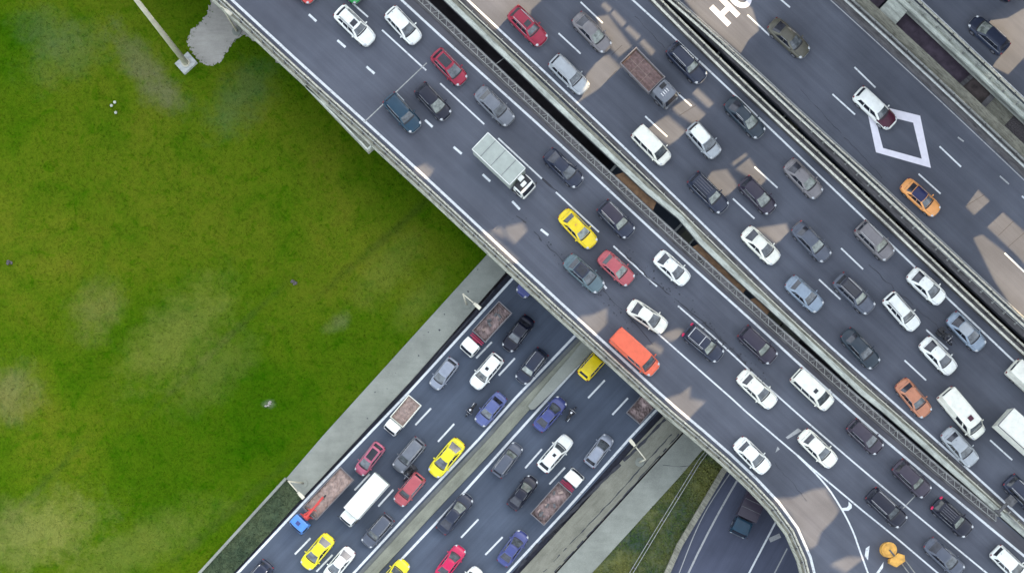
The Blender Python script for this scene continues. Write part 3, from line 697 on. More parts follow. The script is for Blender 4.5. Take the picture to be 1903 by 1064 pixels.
t=thing('guard_rail','short steel guard rail running down from the orange crash cushion','crash barrier',W(1686,1055,ZD))
for d in (-.25,.25):
    P=off(ext(wl([(1674,1040),(1692,1064)]),0,12),d); q=MB(); q.tube([p-W(1686,1055,ZD)+Vector((0,0,.7)) for p in P],.06,6); q.obj('rail',M['galv'],t,True)

# ------------------------------------------------------------------ added unseen wall, its openings shaped to cast the sun patches
patches=[[(880,-60),(869,0),(920,54),(945,42),(985,34),(988,17),(1007,0),(1000,-60)],
 [(1062,194),(1093,135),(1118,104),(1132,101),(1158,127),(1152,135),(1118,161),(1073,190)],
 [(1110,30),(1131,26),(1175,85),(1152,104),(1128,78)],
 [(1118,8),(1125,2),(1139,15),(1132,22)],[(1136,24),(1143,17),(1165,41),(1158,49)],[(1163,52),(1170,46),(1192,66),(1185,74)],[(1190,78),(1197,71),(1219,94),(1212,102)],
 [(1201,237),(1242,213),(1276,242),(1265,254),(1245,268)],[(1251,199),(1271,185),(1282,183),(1313,211),(1293,230),(1259,209)],
 [(1285,168),(1296,161),(1328,191),(1318,199)],
 [(1314,333),(1324,317),(1352,313),(1369,338),(1372,350),(1347,364)],[(1369,312),(1394,292),(1425,333),(1414,344),(1394,327)],[(1361,301),(1386,283),(1391,287),(1366,306)],
 [(1403,423),(1462,414),(1470,434),(1442,451),(1423,434)],
 [(1796,382),(1819,351),(1841,372),(1812,398)],[(1836,420),(1865,393),(1925,446),(1915,500),(1893,474)],
 [(1810,440),(1827,434),(1868,466),(1920,520),(1930,620),(1890,580),(1850,520)],
 [(1254,-25),(1330,-50),(1400,15),(1412,55),(1393,72),(1378,97),(1300,30)],
 [(770,312),(790,303),(807,315),(797,330),(785,325)],[(914,417),(933,422),(942,443),(916,429)],[(938,421),(973,412),(981,428),(959,451),(946,440)],
 [(892,428),(912,434),(966,484),(950,488)],[(1076,587),(1101,584),(1129,571),(1129,600),(1109,620),(1095,609)],
 [(1231,620),(1259,609),(1270,612),(1267,626),(1247,632)],[(1200,640),(1214,634),(1233,646),(1231,657)],
 [(1238,739),(1266,730),(1284,716),(1283,738),(1312,745),(1292,765),(1278,780),(1258,760)],
 [(1436,925),(1476,923),(1510,908),(1535,905),(1561,947),(1550,964),(1527,987),(1519,1012),(1504,1018),(1469,952)],
 [(1545,1046),(1576,1032),(1607,1035),(1573,1062)],
 [(1839,37),(1874,32),(1920,5),(1920,90),(1875,137),(1846,122),(1868,88)]]
DW=63.5; TG=Vector((-SA.y,SA.x))
def to_wall(p):
    t=(DW-(p.x*SA.x+p.y*SA.y))/math.cos(SUN_EL); h=p+SUN*t; return Vector((h.x*TG.x+h.y*TG.y,h.z,0))
holes=[[to_wall(W(x,y,ZD+.05)) for x,y in pt] for pt in patches]
outer=[Vector((-90,-1,0)),Vector((90,-1,0)),Vector((88,70,0)),Vector((-88,70,0))]
loops=[outer]+holes; flat=[p for lp2 in loops for p in lp2]
tri=tessellate_polygon(loops)
def wp(p,k): 
    b=Vector((SA.x*DW+TG.x*p.x,SA.y*DW+TG.y*p.x,p.y)); return tuple(b+SUN*k)
vs=[wp(p,0) for p in flat]+[wp(p,.5) for p in flat]; nn=len(flat); fs=[tuple(t) for t in tri]+[(t[0]+nn,t[2]+nn,t[1]+nn) for t in tri]
b0=0
for lp2 in loops:
    n=len(lp2)
    for i in range(n):
        a=b0+i; b=b0+(i+1)%n; fs.append((a,b,b+nn,a+nn))
    b0+=n
tw=link('sun_blocker_wall',mesh('sun_blocker_wall',vs,fs,M['conc_dark'])); tagit(tw,'added unseen wall beyond the far deck, openings shaped to cast the sun patches','light blocker')

# ------------------------------------------------------------------ vehicles
def ring_body(st):
    """st: list of (x, halfwidth, zbottom, zshoulder, ztop)"""
    V=[];F=[]
    for x,w,zb,zs,zt in st:
        half=[(0,zb),(.75*w,zb),(.97*w,zb+.06),(w,lerp(zb,zs,.45)),(.985*w,zs-.05),(.93*w,zs+.01),(.78*w,lerp(zs,zt,.7)),(.4*w,zt-.005),(0,zt)]
        ring=[(x,y,z) for y,z in half]+[(x,-y,z) for y,z in reversed(half[1:-1])]
        V+=ring
    k=16
    for i in range(len(st)-1):
        for j in range(k):
            a=i*k+j; b=i*k+(j+1)%k; F.append((a,b,b+k,a+k))
    F.append(tuple(range(k-1,-1,-1))); F.append(tuple((len(st)-1)*k+j for j in range(k)))
    return V,F
def curve_st(st,x):
    for i in range(len(st)-1):
        if st[i][0]<=x<=st[i+1][0]:
            t=(x-st[i][0])/(st[i+1][0]-st[i][0]); return [lerp(a,b,t) for a,b in zip(st[i],st[i+1])]
    return list(st[0] if x<st[0][0] else st[-1])
class Cab:
    """glasshouse: ruled surface between belt ring and roof ring"""
    def __init__(s,xf0,xr0,w0,z0,xf1,xr1,w1,z1,bf=.10,br=.06):
        s.a=(xf0,xr0,w0,z0,bf,br); s.b=(xf1,xr1,w1,z1,bf*.7,br*.7)
    def p(s,side,t,v,o=0.0):
        def q(r):
            xf,xr,w,z,bf,br=r
            if side=='f': return Vector((xf-bf*t*t*abs(t),w*t,z))
            if side=='r': return Vector((xr+br*t*t*abs(t),w*t,z))
            xa=xf-bf; xb=xr+br; x=lerp(xa,xb,t); bul=1+.035*math.sin(math.pi*t)
            return Vector((x,w*bul*(1 if side=='l' else -1),z))
        P=q(s.a).lerp(q(s.b),v)
        if o:
            d={'f':Vector((.75,0,.6)),'r':Vector((-.75,0,.6)),'l':Vector((0,.93,.35)),'s':Vector((0,-.93,.35))}[side]; P=P+d*o
        return P
    def ring(s,v):
        R=[s.p('f',t,v) for t in (-1,-.75,-.4,0,.4,.75)]+[s.p('l',t,v) for t in (0,.2,.4,.6,.8)]+[s.p('r',t,v) for t in (1,.75,.4,0,-.4,-.75)]+[s.p('s',t,v) for t in (1,.8,.6,.4,.2)]
        return R
    def shell(s):
        V=[];F=[];n=22
        for v in (-.12,0,.35,.7,1): 
            r=s.ring(max(v,0)); 
            if v<0: r=[Vector((p.x,p.y,p.z-.12)) for p in r]
            V+=r
        for i in range(4):
            for j in range(n): a=i*n+j; b=i*n+(j+1)%n; F.append((a,b,b+n,a+n))
        return V,F
    def roof(s,crown=.06,edge=.03):
        n=22; R=s.ring(1); cx=sum(p.x for p in R)/n; V=list(R); F=[]
        for k,(sc,dz) in enumerate(((.93,edge),(.7,crown*.85),(.35,crown))):
            V+=[Vector((cx+(p.x-cx)*sc,p.y*sc,p.z+dz)) for p in R]
        V.append(Vector((cx,0,R[0].z+crown+.005)))
        for i in range(3):
            for j in range(n): a=i*n+j; b=i*n+(j+1)%n; F.append((a,b,b+n,a+n))
        for j in range(n): F.append((3*n+j,3*n+(j+1)%n,4*n))
        return V,F
    def pane(s,side,t0,t1,v0=.06,v1=.93,o=.008,nu=7,sl0=0,sl1=0):
        V=[];F=[]
        for j in range(4):
            v=lerp(v0,v1,j/3)
            for i in range(nu):
                t=lerp(t0+sl0*(j/3),t1+sl1*(j/3),i/(nu-1)); V.append(s.p(side,t,v,o))
        for j in range(3):
            for i in range(nu-1): a=j*nu+i; F.append((a,a+1,a+1+nu,a+nu))
        return V,F
def fixn(me):
    bm=bmesh.new(); bm.from_mesh(me); bmesh.ops.recalc_face_normals(bm,faces=bm.faces); bm.to_mesh(me); bm.free(); return me
def pm_(name,vf,m,smooth=True,fix=True):
    me=mesh(name,vf[0],vf[1],m,smooth)
    if fix: fixn(me)
    if smooth: me.polygons.foreach_set('use_smooth',[True]*len(me.polygons))
    return me
def wheels_into(parts,xs,w,r=.33,tw=.22):
    q=MB(); q.cyl((0,0,0),(0,1,0),r,tw,18); ty=q.me('tyre',M['tyre'])
    q=MB(); q.cyl((0,0,0),(0,1,0),r*.62,tw+.02,14); q.cyl((0,0,0),(0,1,0),r*.2,tw+.05,8); rm=q.me('rim',M['rim'])
    for x in xs:
        for s in (-1,1): parts.append(('wheel',ty,(x,s*(w-tw/2+.01),r),0,[('rim',rm)]))
def blob(c,r,n=10,m=6): q=MB(); q.ell(c,r,n,m); return (q.v,q.f)
def build_car(kind):
    """returns list of parts: (name, mesh, location, role, subparts)"""
    P=[]
    k2=kind.endswith('2'); kind=kind.rstrip('2')
    if kind in('sedan','coupe'):
        L=4.6; st=[(-2.30,.34,.42,.66,.74),(-2.26,.58,.34,.78,.88),(-2.12,.76,.26,.88,.99),(-1.80,.87,.22,.92,1.03),(-1.2,.91,.2,.93,1.02),(-.4,.91,.2,.92,.98),(.6,.91,.2,.91,.97),(1.05,.905,.2,.88,.96),(1.5,.89,.21,.82,.90),(1.85,.845,.23,.75,.83),(2.08,.74,.27,.67,.75),(2.23,.55,.32,.58,.65),(2.30,.30,.38,.52,.56)]
        cab=Cab(1.12,-1.72,.79,.90,.36,-1.02,.60,1.40); side=[(.07,.40),(.43,.70),(.73,.90)]; sl=[(.06,0),(0,0),(0,-.08)]
        head=(2.02,.62,.70); tail=(-2.16,.62,.86); whx=(1.40,-1.36)
        rear=(-.82,.82,.10,.92)
    elif kind=='hatch':
        L=4.2; st=[(-2.10,.42,.40,.80,.95),(-2.05,.68,.30,.90,1.05),(-1.85,.87,.24,.94,1.08),(-1.2,.89,.2,.93,1.02),(-.4,.89,.2,.92,.98),(.6,.89,.2,.92,.98),(1.0,.885,.2,.89,.98),(1.4,.87,.21,.84,.92),(1.72,.82,.24,.76,.85),(1.94,.68,.28,.66,.73),(2.06,.48,.32,.58,.64),(2.1,.28,.38,.5,.56)]
        cab=Cab(1.12,-1.98,.78,.92,.34,-1.62,.60,1.48,.12,.08); side=[(.07,.38),(.41,.68),(.71,.90)]; sl=[(.06,0),(0,0),(0,-.05)]
        head=(1.84,.60,.70); tail=(-1.97,.66,1.0); whx=(1.30,-1.28); rear=(-.78,.78,.15,.9)
    elif kind in('suv','wagon'):
        up=.16 if kind=='suv' else 0; L=4.7
        st=[(-2.35,.44,.46,.80+up,.96+up),(-2.30,.70,.34,.90+up,1.04+up),(-2.1,.90,.28+up*.4,.96+up,1.08+up),(-1.4,.93,.24+up*.4,.96+up,1.04+up),(-.4,.93,.24+up*.4,.95+up,1.0+up),(.6,.93,.24+up*.4,.94+up,1.02+up),(1.0,.925,.24+up*.4,.92+up,1.03+up),(1.5,.91,.25+up*.4,.87+up,.97+up),(1.9,.865,.27+up*.4,.81+up,.90+up),(2.15,.76,.32,.73+up,.81+up),(2.30,.56,.38,.62+up,.70+up),(2.35,.32,.42,.56,.64)]
        cab=Cab(1.15,-2.22,.81,.94+up,.48,-1.88,.64,1.46+up*1.5,.10,.06); side=[(.06,.34),(.37,.62),(.65,.88)]; sl=[(.05,0),(0,0),(0,-.03)]
        head=(2.05,.66,.78+up*.6); tail=(-2.22,.72,1.0+up*.6); whx=(1.42,-1.40); rear=(-.80,.80,.15,.9)
    elif kind=='minivan':
        L=4.9; st=[(-2.45,.70,.46,.95,1.05),(-2.40,.86,.34,1.02,1.15),(-2.2,.93,.28,1.06,1.16),(-1.2,.95,.25,1.06,1.14),(0,.95,.25,1.06,1.12),(1.2,.95,.25,1.04,1.12),(1.6,.93,.26,1.0,1.10),(1.98,.90,.28,.90,1.0),(2.25,.82,.32,.78,.88),(2.39,.66,.38,.66,.75),(2.45,.45,.42,.56,.64)]
        cab=Cab(1.62,-2.38,.86,1.05,.95,-2.25,.74,1.86,.10,.05); side=[(.05,.30),(.33,.60),(.63,.92)]; sl=[(.06,0),(0,0),(0,0)]
        head=(2.13,.70,.82); tail=(-2.36,.80,1.1); whx=(1.50,-1.45); rear=(-.78,.78,.25,.9)
    elif kind=='van':
        L=5.7; st=[(-2.85,.80,.46,1.10,1.2),(-2.80,.94,.34,1.15,1.3),(-2.6,.99,.28,1.2,1.3),(-1.2,1.0,.25,1.2,1.3),(0,1.0,.25,1.2,1.26),(1.4,1.0,.25,1.16,1.24),(1.95,.98,.26,1.08,1.2),(2.35,.94,.28,.98,1.08),(2.62,.86,.32,.84,.95),(2.79,.70,.38,.70,.80),(2.85,.48,.42,.58,.68)]
        cab=Cab(2.10,-2.80,.93,1.18,1.50,-2.72,.84,2.35,.12,.05); side=[(.04,.20),(.24,.44)]; sl=[(.05,0),(0,0)]
        head=(2.52,.74,.86); tail=(-2.78,.88,1.2); whx=(1.85,-1.65); rear=(-.7,.7,.35,.85)
    if k2:
        xf0,xr0,w0,z0,bf,br=cab.a; xf1,xr1,w1,z1,_,_=cab.b
        if kind=='sedan': cab=Cab(xf0+.12,xr0-.22,w0-.02,z0,xf1-.02,xr1+.12,w1-.04,z1+.0,.16,.10); side=[(.08,.42),(.45,.82)]; sl=[(.07,0),(0,-.07)]; rear=(-.88,.88,.06,.94)
        if kind=='hatch': cab=Cab(xf0+.1,xr0,w0-.01,z0,xf1-.08,xr1+.15,w1+.02,z1+.05,.15,.10); rear=(-.85,.85,.08,.92)
        if kind=='suv': cab=Cab(xf0-.08,xr0+.05,w0-.02,z0,xf1-.02,xr1+.2,w1-.05,z1-.05,.13,.10); rear=(-.86,.86,.1,.92)
    P.append(('body',pm_('body',ring_body(st),None),(0,0,0),'paint',[]))
    P.append(('cabin',pm_('cabin',cab.shell(),None,True),(0,0,0),'paint',[]))
    P.append(('roof',pm_('roof',cab.roof(.07 if kind!='van' else .05,.035)),(0,0,0),'roof',[]) if False else ('roof',pm_('roof',cab.roof(.07 if kind!='van' else .05,.035),None),(0,0,0),'roof',[]))
    P.append(('windscreen',pm_('windscreen',cab.pane('f',-.86,.86,.05,.93,.012),None,True,False),(0,0,0),'wind',[]))
    P.append(('rear_window',pm_('rear_window',cab.pane('r',rear[0],rear[1],rear[2],rear[3],.012),None,True,False),(0,0,0),'rear',[]))
    for sd in ('l','s'):
        for (a,b),(s0,s1) in zip(side,sl): P.append(('side_window',pm_('side_window',cab.pane(sd,a,b,.12,.86,.012,4,s0,s1),None,True,False),(0,0,0),'side',[]))
    # cowl strip under the windscreen
    q=MB(); xs=cab.a[0]; zz=curve_st(st,xs)[4]
    n=8; pts=[]
    for i in range(n+1):
        t=-.9+1.8*i/n; x=xs-cab.a[4]*t*t*abs(t); y=cab.a[2]*t; z=curve_st(st,x+.03)[4]
        z=z-(abs(t)**3)*.07+.012; pts.append((x,y,z))
    for i in range(n):
        a,b=pts[i],pts[i+1]; q.quad((a[0]+.10,a[1]*1.02,a[2]-.004),(b[0]+.10,b[1]*1.02,b[2]-.004),(b[0]-.03,b[1],b[2]+.03),(a[0]-.03,a[1],a[2]+.03))
    P.append(('cowl',q.me('cowl',None),(0,0,0),'black',[]))
    hz=curve_st(st,head[0]); tz=curve_st(st,tail[0])
    hm=None
    for s in (-1,1):
        P.append(('headlight',pm_('headlight',blob((head[0],s*head[1],lerp(hz[3],hz[4],.3)-.035),(.19,.15,.075))),(0,0,0),'lamp',[]) if False else ('headlight',pm_('headlight',blob((head[0],s*head[1],lerp(hz[3],hz[4],.3)-.035),(.19,.15,.085)),None),(0,0,0),'lamp',[]))
        P.append(('taillight',pm_('taillight',blob((tail[0],s*tail[1],lerp(tz[3],tz[4],.2)-.04),(.09,.15,.10)),None),(0,0,0),'tail',[]))
        q=MB(); mx=cab.a[0]-.38; q.ell((mx,s*(cab.a[2]+.22),cab.a[3]+.08),(.08,.13,.08),8,5); q.bar((mx,s*(cab.a[2]-.02),cab.a[3]+.03),(mx,s*(cab.a[2]+.16),cab.a[3]+.06),.06)
        P.append(('mirror',pm_('mirror',(q.v,q.f),None),(0,0,0),'paint',[]))
    q=MB()
    for sd in ('l','s'):
        pts=[cab.p(sd,lerp(side[0][0]-.03,side[-1][1]+.05,k/7),.03,.014) for k in range(8)]
        q.tube(pts,.022,5)
        pts=[cab.p(sd,lerp(side[0][0]+.02,side[-1][1],k/7),.93,.012) for k in range(8)]; q.tube(pts,.018,5)
    P.append(('window_trim',q.me('window_trim',None),(0,0,0),'trim',[]))
    q=MB(); ns=st[-5:]; pts=[(x+.012,w*.985,zs-.10) for x,w,_,zs,_2 in ns[:-1]]+[(ns[-1][0]+.012,ns[-1][1],ns[-1][3]-.06)]
    pts=pts[1:]; q.tube(pts+[(x,-y,z) for x,y,z in reversed(pts)],.032,6); P.append(('bumper_trim',q.me('bumper_trim',None),(0,0,0),'nose',[]))
    # bumper grille and rear plate recess
    q=MB(); xe=st[-1][0]; q.box(xe-.09,xe+.012,-.42,.42,.42,.54); P.append(('grille',q.me('grille',None),(0,0,0),'black',[]))
    q=MB(); q.box(st[0][0]-.012,st[0][0]+.1,-.40,.40,.44,.56); P.append(('rear_bumper',q.me('rear_bumper',None),(0,0,0),'grey',[]))
    W_=st[5][1]; q=MB()
    # shut lines on the bonnet edge
    for s in (-1,1):
        pr=None
        for k in range(6):
            x=lerp(cab.a[0]+.05,head[0]-.1,k/5); stt=curve_st(st,x); y=s*stt[1]*.80; z=lerp(stt[3],stt[4],.66)+.004
            if pr: q.bar(pr,(x,y,z),.018,.012)
            pr=(x,y,z)
    P.append(('bonnet_seam',q.me('bonnet_seam',None),(0,0,0),'black',[]))
    if kind in('sedan','coupe'):
        q=MB(); x=-1.80; stt=curve_st(st,x); q.bar((x,-.62,stt[4]-.012),(x,.62,stt[4]-.012),.02,.02); P.append(('boot_seam',q.me('boot_seam',None),(0,0,0),'black',[]))
    wheels_into(P,whx,W_,.33 if kind!='suv' else .37)
    P.append(('@meta',None,(cab,st,L),0,[]))
    return P
ROLE={'black':M['black'],'grey':M['grey_plastic'],'lamp':M['lamp'],'tail':M['tail'],'side':M['side_glass'],'rear':M['rear_glass'],'wind':M['windscreen']}
PROTO={k:build_car(k) for k in('sedan','sedan2','hatch','hatch2','suv','suv2','wagon','minivan','van')}
for k,P in PROTO.items():
    for nm,me,loc,role,subs in P:
        if me is not None and not me.materials: me.materials.append(M['black'])
def setmat(o,m):
    o.material_slots[0].link='OBJECT'; o.material_slots[0].material=m
def on_road(px,py,ang,z,hz=.7):
    p=W(px,py,z+hz); return Vector((p.x,p.y,z+.012)), math.radians(-ang)
DARK=('dark_grey','dark_brown','brown','black','grey','green_black','beige_grey')
EXTRA={}; LIGHT=('white','warm_white','silver','yellow','lemon')
M['trim_light']=simple('satin_trim',(.30,.31,.31),.35,.2,.35,3); M['trim_grey']=simple('grey_trim',(.22,.23,.23),.5,0,.3,3)
def car(kind,px,py,ang,col,label,cat='car',z=ZD,L=None,wid=1.0,roof=None,group=None,opt=(),name=None,wind=None):
    if kind in('sedan','hatch','suv') and (int(px)*7+int(py)*13)%5<3: kind=kind+'2'
    P=PROTO[kind]; cab,st,L0=P[-1][2]
    loc,rz=on_road(px,py,ang,z)
    t=thing(name or {'sedan':'sedan_car','hatch':'hatchback_car','suv':'suv_car','wagon':'estate_car','minivan':'minivan','van':'van'}[kind.rstrip('2')],label,cat,loc,rz,group)
    t.scale=((L or L0)/L0,wid,1.0)
    pm=PAINT[col]; rm=PAINT[roof] if roof else pm
    for nm,me,l,role,subs in P[:-1]:
        if 'mpv' in opt and nm=='x': continue
        o=link(nm,me,t); o.location=l
        if nm in ('window_trim','bumper_trim'): m=M['trim_light'] if col not in LIGHT else (M['trim_grey'] if nm=='bumper_trim' else M['trim_light'])
        else: m={'paint':pm,'roof':rm}.get(role) or ROLE.get(role)
        if nm=='windscreen' and (wind or 'pale' in opt or (col in DARK and int(px)%3)): m=M['screen_pale']
        if m: setmat(o,m)
        if nm=='roof' and roof: o['label']=roof.replace('_',' ')+' roof'
        for sn,sm in subs:
            s=link(sn,sm,o)
    zr=cab.b[3]; x0,x1=cab.b[1]+.12,cab.b[0]-.15; w=cab.b[2]
    def extra(key,fn,m,nm):
        k=(kind,key)
        if k not in EXTRA: q=MB(); fn(q); EXTRA[k]=q.me(nm,M['black'])
        o=link(nm,EXTRA[k],t); setmat(o,m); return o
    if 'rails' in opt or 'rails_dark' in opt:
        m=M['chrome'] if 'rails' in opt else M['black']
        for s in (-1,1):
            extra('rail%d'%s,lambda q,s=s:(q.tube([(x0,s*w*.93,zr+.02),(x0+.15,s*w*.93,zr+.10),(x1-.15,s*w*.93,zr+.11),(x1,s*w*.93,zr+.03)],.028,6)),m,'roof_rail')
    if 'bars' in opt:
        for i,x in enumerate((lerp(x0,x1,.03),lerp(x0,x1,.72))):
            extra('bar%d'%i,lambda q,x=x:q.bar((x,-w*.95,zr+.12),(x,w*.95,zr+.12),.07,.04),M['chrome'],'roof_bar')
    if 'sunroof' in opt:
        extra('sun',lambda q:q.box(x1-.62,x1-.06,-w*.58,w*.58,zr+.03,zr+.082),M['side_glass'],'sunroof')
    if 'sunroof_small' in opt:
        extra('suns',lambda q:q.box(x1-.75,x1-.38,-w*.42,w*.2,zr+.03,zr+.088),M['side_glass'],'roof_hatch')
    if 'hatch_red' in opt:
        extra('suns',lambda q:q.box(x1-.95,x1-.45,-w*.3,w*.3,zr+.03,zr+.10),PAINT['maroon'],'roof_hatch')
    if 'glassroof' in opt:
        extra('pan',lambda q:q.box(x0+.1,x1-.05,-w*.72,w*.72,zr+.02,zr+.077),M['side_glass'],'glass_roof')
    if 'ribs' in opt:
        for i in range(4): extra('rib%d'%i,lambda q,i=i:q.box(x0+.1,x1-.2,-w*.6+i*w*.4-.02,-w*.6+i*w*.4+.02,zr+.05,zr+.10),M['grey_plastic'],'roof_rib')
    if 'sign' in opt:
        extra('sign',lambda q:q.box(-.42,-.26,-.12,.12,zr+.06,zr+.14),M['amber'],'roof_sign')
    if 'fin' in opt:
        extra('fin',lambda q:q.tube([(x0+.02,0,zr+.05),(x0-.06,0,zr+.14)],.03,5,.012),M['black'],'aerial')
    if 'maroon_front' in opt:
        V=[];F=[]; nx=7; xs=[lerp(cab.a[0]-.45,st[-3][0]+.05,i/nx) for i in range(nx+1)]
        for x in xs:
            _,w,zb,zs,zt=curve_st(st,x); half=[(w*1.004,zs-.12),(w*.99,zs-.045),(.93*w,zs+.02),(.78*w,lerp(zs,zt,.7)+.02),(.4*w,zt+.012),(0,zt+.015)]
            V+=[(x,y,z) for y,z in half]+[(x,-y,z) for y,z in reversed(half[:-1])]
        for i in range(nx):
            for j in range(10): a=i*11+j; F.append((a,a+1,a+12,a+11))
        o=link('bonnet',pm_('bonnet',(V,F),PAINT['maroon'],True,False),t); o['label']='dark maroon bonnet'
    if 'redtail' in opt:
        for s in (-1,1):
            q=MB(); z=curve_st(st,st[1][0])[3]; q.ell((st[1][0]+.10,s*.66,z+.03),(.16,.24,.14),10,6); o=q.obj('tail_lamp_cluster',PAINT['magenta'],t,True)
    return t

BR=45
# near deck -----------------------------------------------------------------
N_='cars queuing on the near deck'; Mi='cars queuing on the middle deck'; Fa='cars on the fast lanes'; LL='cars on the left carriageway of the lower road'; LR='cars on the right carriageway of the lower road'
car('suv',660,49,44,'white','white SUV with roof rails and a dark sunroof at the top of the near deck','car',L=4.75,opt=('rails_dark','sunroof'),group=N_)
car('hatch',750,48,47,'white','white hatchback with dark side windows right of the white SUV with a sunroof',L=4.3,wid=1.02,opt=('fin',),group=N_)
car('hatch',835,125,46,'crimson','crimson hatchback with a black glass roof beside the metal joint line',L=4.2,opt=('glassroof',),group=N_)
car('hatch',805,189,47,'black','black hatchback with a brownish tailgate behind the teal car\'s shoulder',L=4.25,opt=('fin',),group=N_)
car('wagon',748,210,48,'teal','dark teal estate car with two small white marks on its roof corner',L=4.4,opt=('fin',),group=N_)
car('sedan',919,197,45,'mid_grey','grey saloon between the black hatchback and the dark gap, near the edge line',L=4.75,group=N_)
car('sedan',1047,312,44,'dark_grey','black saloon with a pale bumper to the right of the grey box lorry',L=4.7,group=N_)
car('suv',1145,408,46,'navy' if False else 'dark_grey','dark crossover with bright roof rails right of the yellow taxi',L=4.3,roof='dark_brown',opt=('rails',),group=N_)
car('sedan',1074,425,46,'yellow','yellow taxi saloon with a small roof sign on the near deck','taxi',L=4.7,opt=('sign','pale'),group=N_)
car('sedan',1085,508,42,'grey_teal','grey green saloon with a dark roof left of the rose red saloon',L=4.75,roof='dark_grey',opt=('glassroof',),group=N_)
car('sedan',1145,498,42,'rose','rose red saloon right below the yellow taxi on the near deck',L=4.2,opt=('pale',),group=N_)
car('sedan',1249,498,42,'white','white saloon hugging the gap side edge line, right of the rose red saloon',L=4.2,opt=('fin',),group=N_)
car('sedan',1203,588,34,'warm_white','white saloon steering across the lane line just above the orange van',L=4.5,group=N_)
car('van',1180,655,42,'orange_red','bright orange van with a black windscreen close to the near deck railing','van',L=5.7,group=N_)
car('suv',1307,638,40,'dark_grey','black SUV with white roof rails and crossbar and vivid red tail lights',L=4.6,opt=('rails','bars','redtail'),group=N_)
car('suv',1408,641,43,'dark_brown','plum dark SUV beside the gap, right of the black SUV with white roof rails',L=4.5,group=N_)
car('sedan',1407,723,43,'warm_white','white saloon left of the white van with the small roof hatch',L=4.8,opt=('fin',),group=N_)
car('minivan',1510,724,43,'warm_white','white van with a small dark roof hatch beside the narrow end of the gap','van',L=4.95,opt=('sunroof_small',),group=N_)
car('sedan',1398,846,45,'white','white saloon alone on the ramp nearest the curved railing',L=4.4,opt=('sign_dark','fin'),group=N_)
car('sedan',1520,833,44,'warm_white','white saloon right above the point where the solid line forks',L=4.7,group=N_)
car('hatch',1608,811,43,'brown','dark brown hatchback right of the white saloon above the line fork',L=4.2,opt=('fin',),group=N_)
car('suv',1694,889,44,'brown','brown SUV with a sunlit pillar touching the edge line by the gap\'s end',L=4.5,group=N_)
car('suv',1647,943,43,'black','black SUV with bright roof rails left of the brown SUV, below it',L=4.8,opt=('rails',),group=N_)
car('suv',1769,961,42,'black','black SUV with a ribbed dark roof and red tail lights near the bottom right corner',L=4.8,opt=('rails_dark','ribs','redtail'),group=N_)
car('sedan',1755,1034,43,'grey','grey saloon at the bottom edge, left of the white hatchback in the corner',L=4.8,group=N_)
car('hatch',1877,1048,44,'white','white hatchback cut by the bottom edge in the lower right corner',L=4.5,opt=('fin',),group=N_)
car('hatch',555,-27,44,'red','red car above the near deck cut by the top edge, only its nose showing',L=4.2,group=N_)
car('hatch',642,-27,44,'green','green car above the near deck cut by the top edge, only its nose showing',L=4.2,group=N_)
# middle deck ------------------------------------------------------------------
car('suv',981,50,45,'crimson','crimson SUV with an open sunroof at the top left of the middle deck',L=4.6,opt=('rails','sunroof'),group=Mi)
car('wagon',1058,139,44,'silver','silver estate car with roof rails left of the flatbed lorry',L=4.7,opt=('rails',),group=Mi)
car('sedan',1100,60,46,'beige_grey','grey saloon right of the crimson SUV at the top of the middle deck',L=4.75,group=Mi)
car('suv',1276,118,46,'dark_grey','charcoal SUV with chrome roof rails right of the flatbed lorry',L=4.8,opt=('rails',),group=Mi)
car('sedan',1384,218,46,'green_black','dark blue green saloon with chrome window trim by the median barrier',L=5.0,opt=('rails',),group=Mi)
car('minivan',1211,271,45,'warm_white','white minivan with dark side windows just below the flatbed lorry','minivan',L=4.5,wid=.94,group=Mi)
car('hatch',1308,261,48,'silver','silver white hatchback right of the white minivan',L=4.1,roof='white',opt=('fin',),group=Mi)
car('suv',1316,359,45,'dark_grey','black off-roader with a ribbed roof rack and a pale windscreen',L=4.8,opt=('rails_dark','ribs','pale'),group=Mi)
car('hatch',1408,363,46,'dark_brown','brown black hatchback right of the black off-roader with a roof rack',L=4.4,group=Mi)
car('sedan',1493,332,46,'beige_grey','beige grey saloon by the edge line above the brownish grey crossover',L=4.7,opt=('fin',),group=Mi)
car('sedan',1414,456,44,'warm_white','white saloon left of the grey saloon in the middle of the middle deck',L=4.6,group=Mi)
car('sedan',1508,449,46,'grey','grey saloon with a dark seam across its roof, right of a white saloon',L=4.8,group=Mi)
car('suv',1625,448,45,'beige_grey','brownish grey crossover touching the right edge line of the middle deck',L=4.6,opt=('rails',),group=Mi)
car('sedan',1495,546,42,'silver_blue','silver blue saloon left of the dark SUV with roof rails',L=4.4,group=Mi)
car('suv',1587,546,44,'grey','grey SUV with a black roof and chrome rails, right of the silver blue saloon',L=4.9,roof='black',opt=('rails','pale','glassroof'),group=Mi)
car('wagon',1676,579,48,'white','white estate car with roof rails left of the white saloon by the median',L=4.5,wid=.95,opt=('rails_dark',),group=Mi)
car('sedan',1722,532,42,'white','white saloon on the edge line next to the median, right of the white estate car',L=4.5,opt=('fin',),group=Mi)
car('sedan',1599,647,47,'green_black','black green saloon hugging the left edge line of the middle deck',L=4.8,group=Mi)
car('sedan',1796,616,45,'silver_blue','light blue grey saloon right beside the dark motorcycle',L=4.7,roof='silver',group=Mi)
car('sedan',1744,661,46,'white','white saloon left of the motorcycle and just below it',L=4.5,opt=('fin',),group=Mi)
car('sedan',1698,739,50,'copper','copper orange saloon left of the white ambulance-like van',L=4.5,opt=('fin',),group=Mi)
car('van',1787,769,50,'warm_white','tall white minibus with a red roof hatch beside the copper orange saloon','minibus',L=5.9,wid=.98,opt=('hatch_red',),group=Mi)
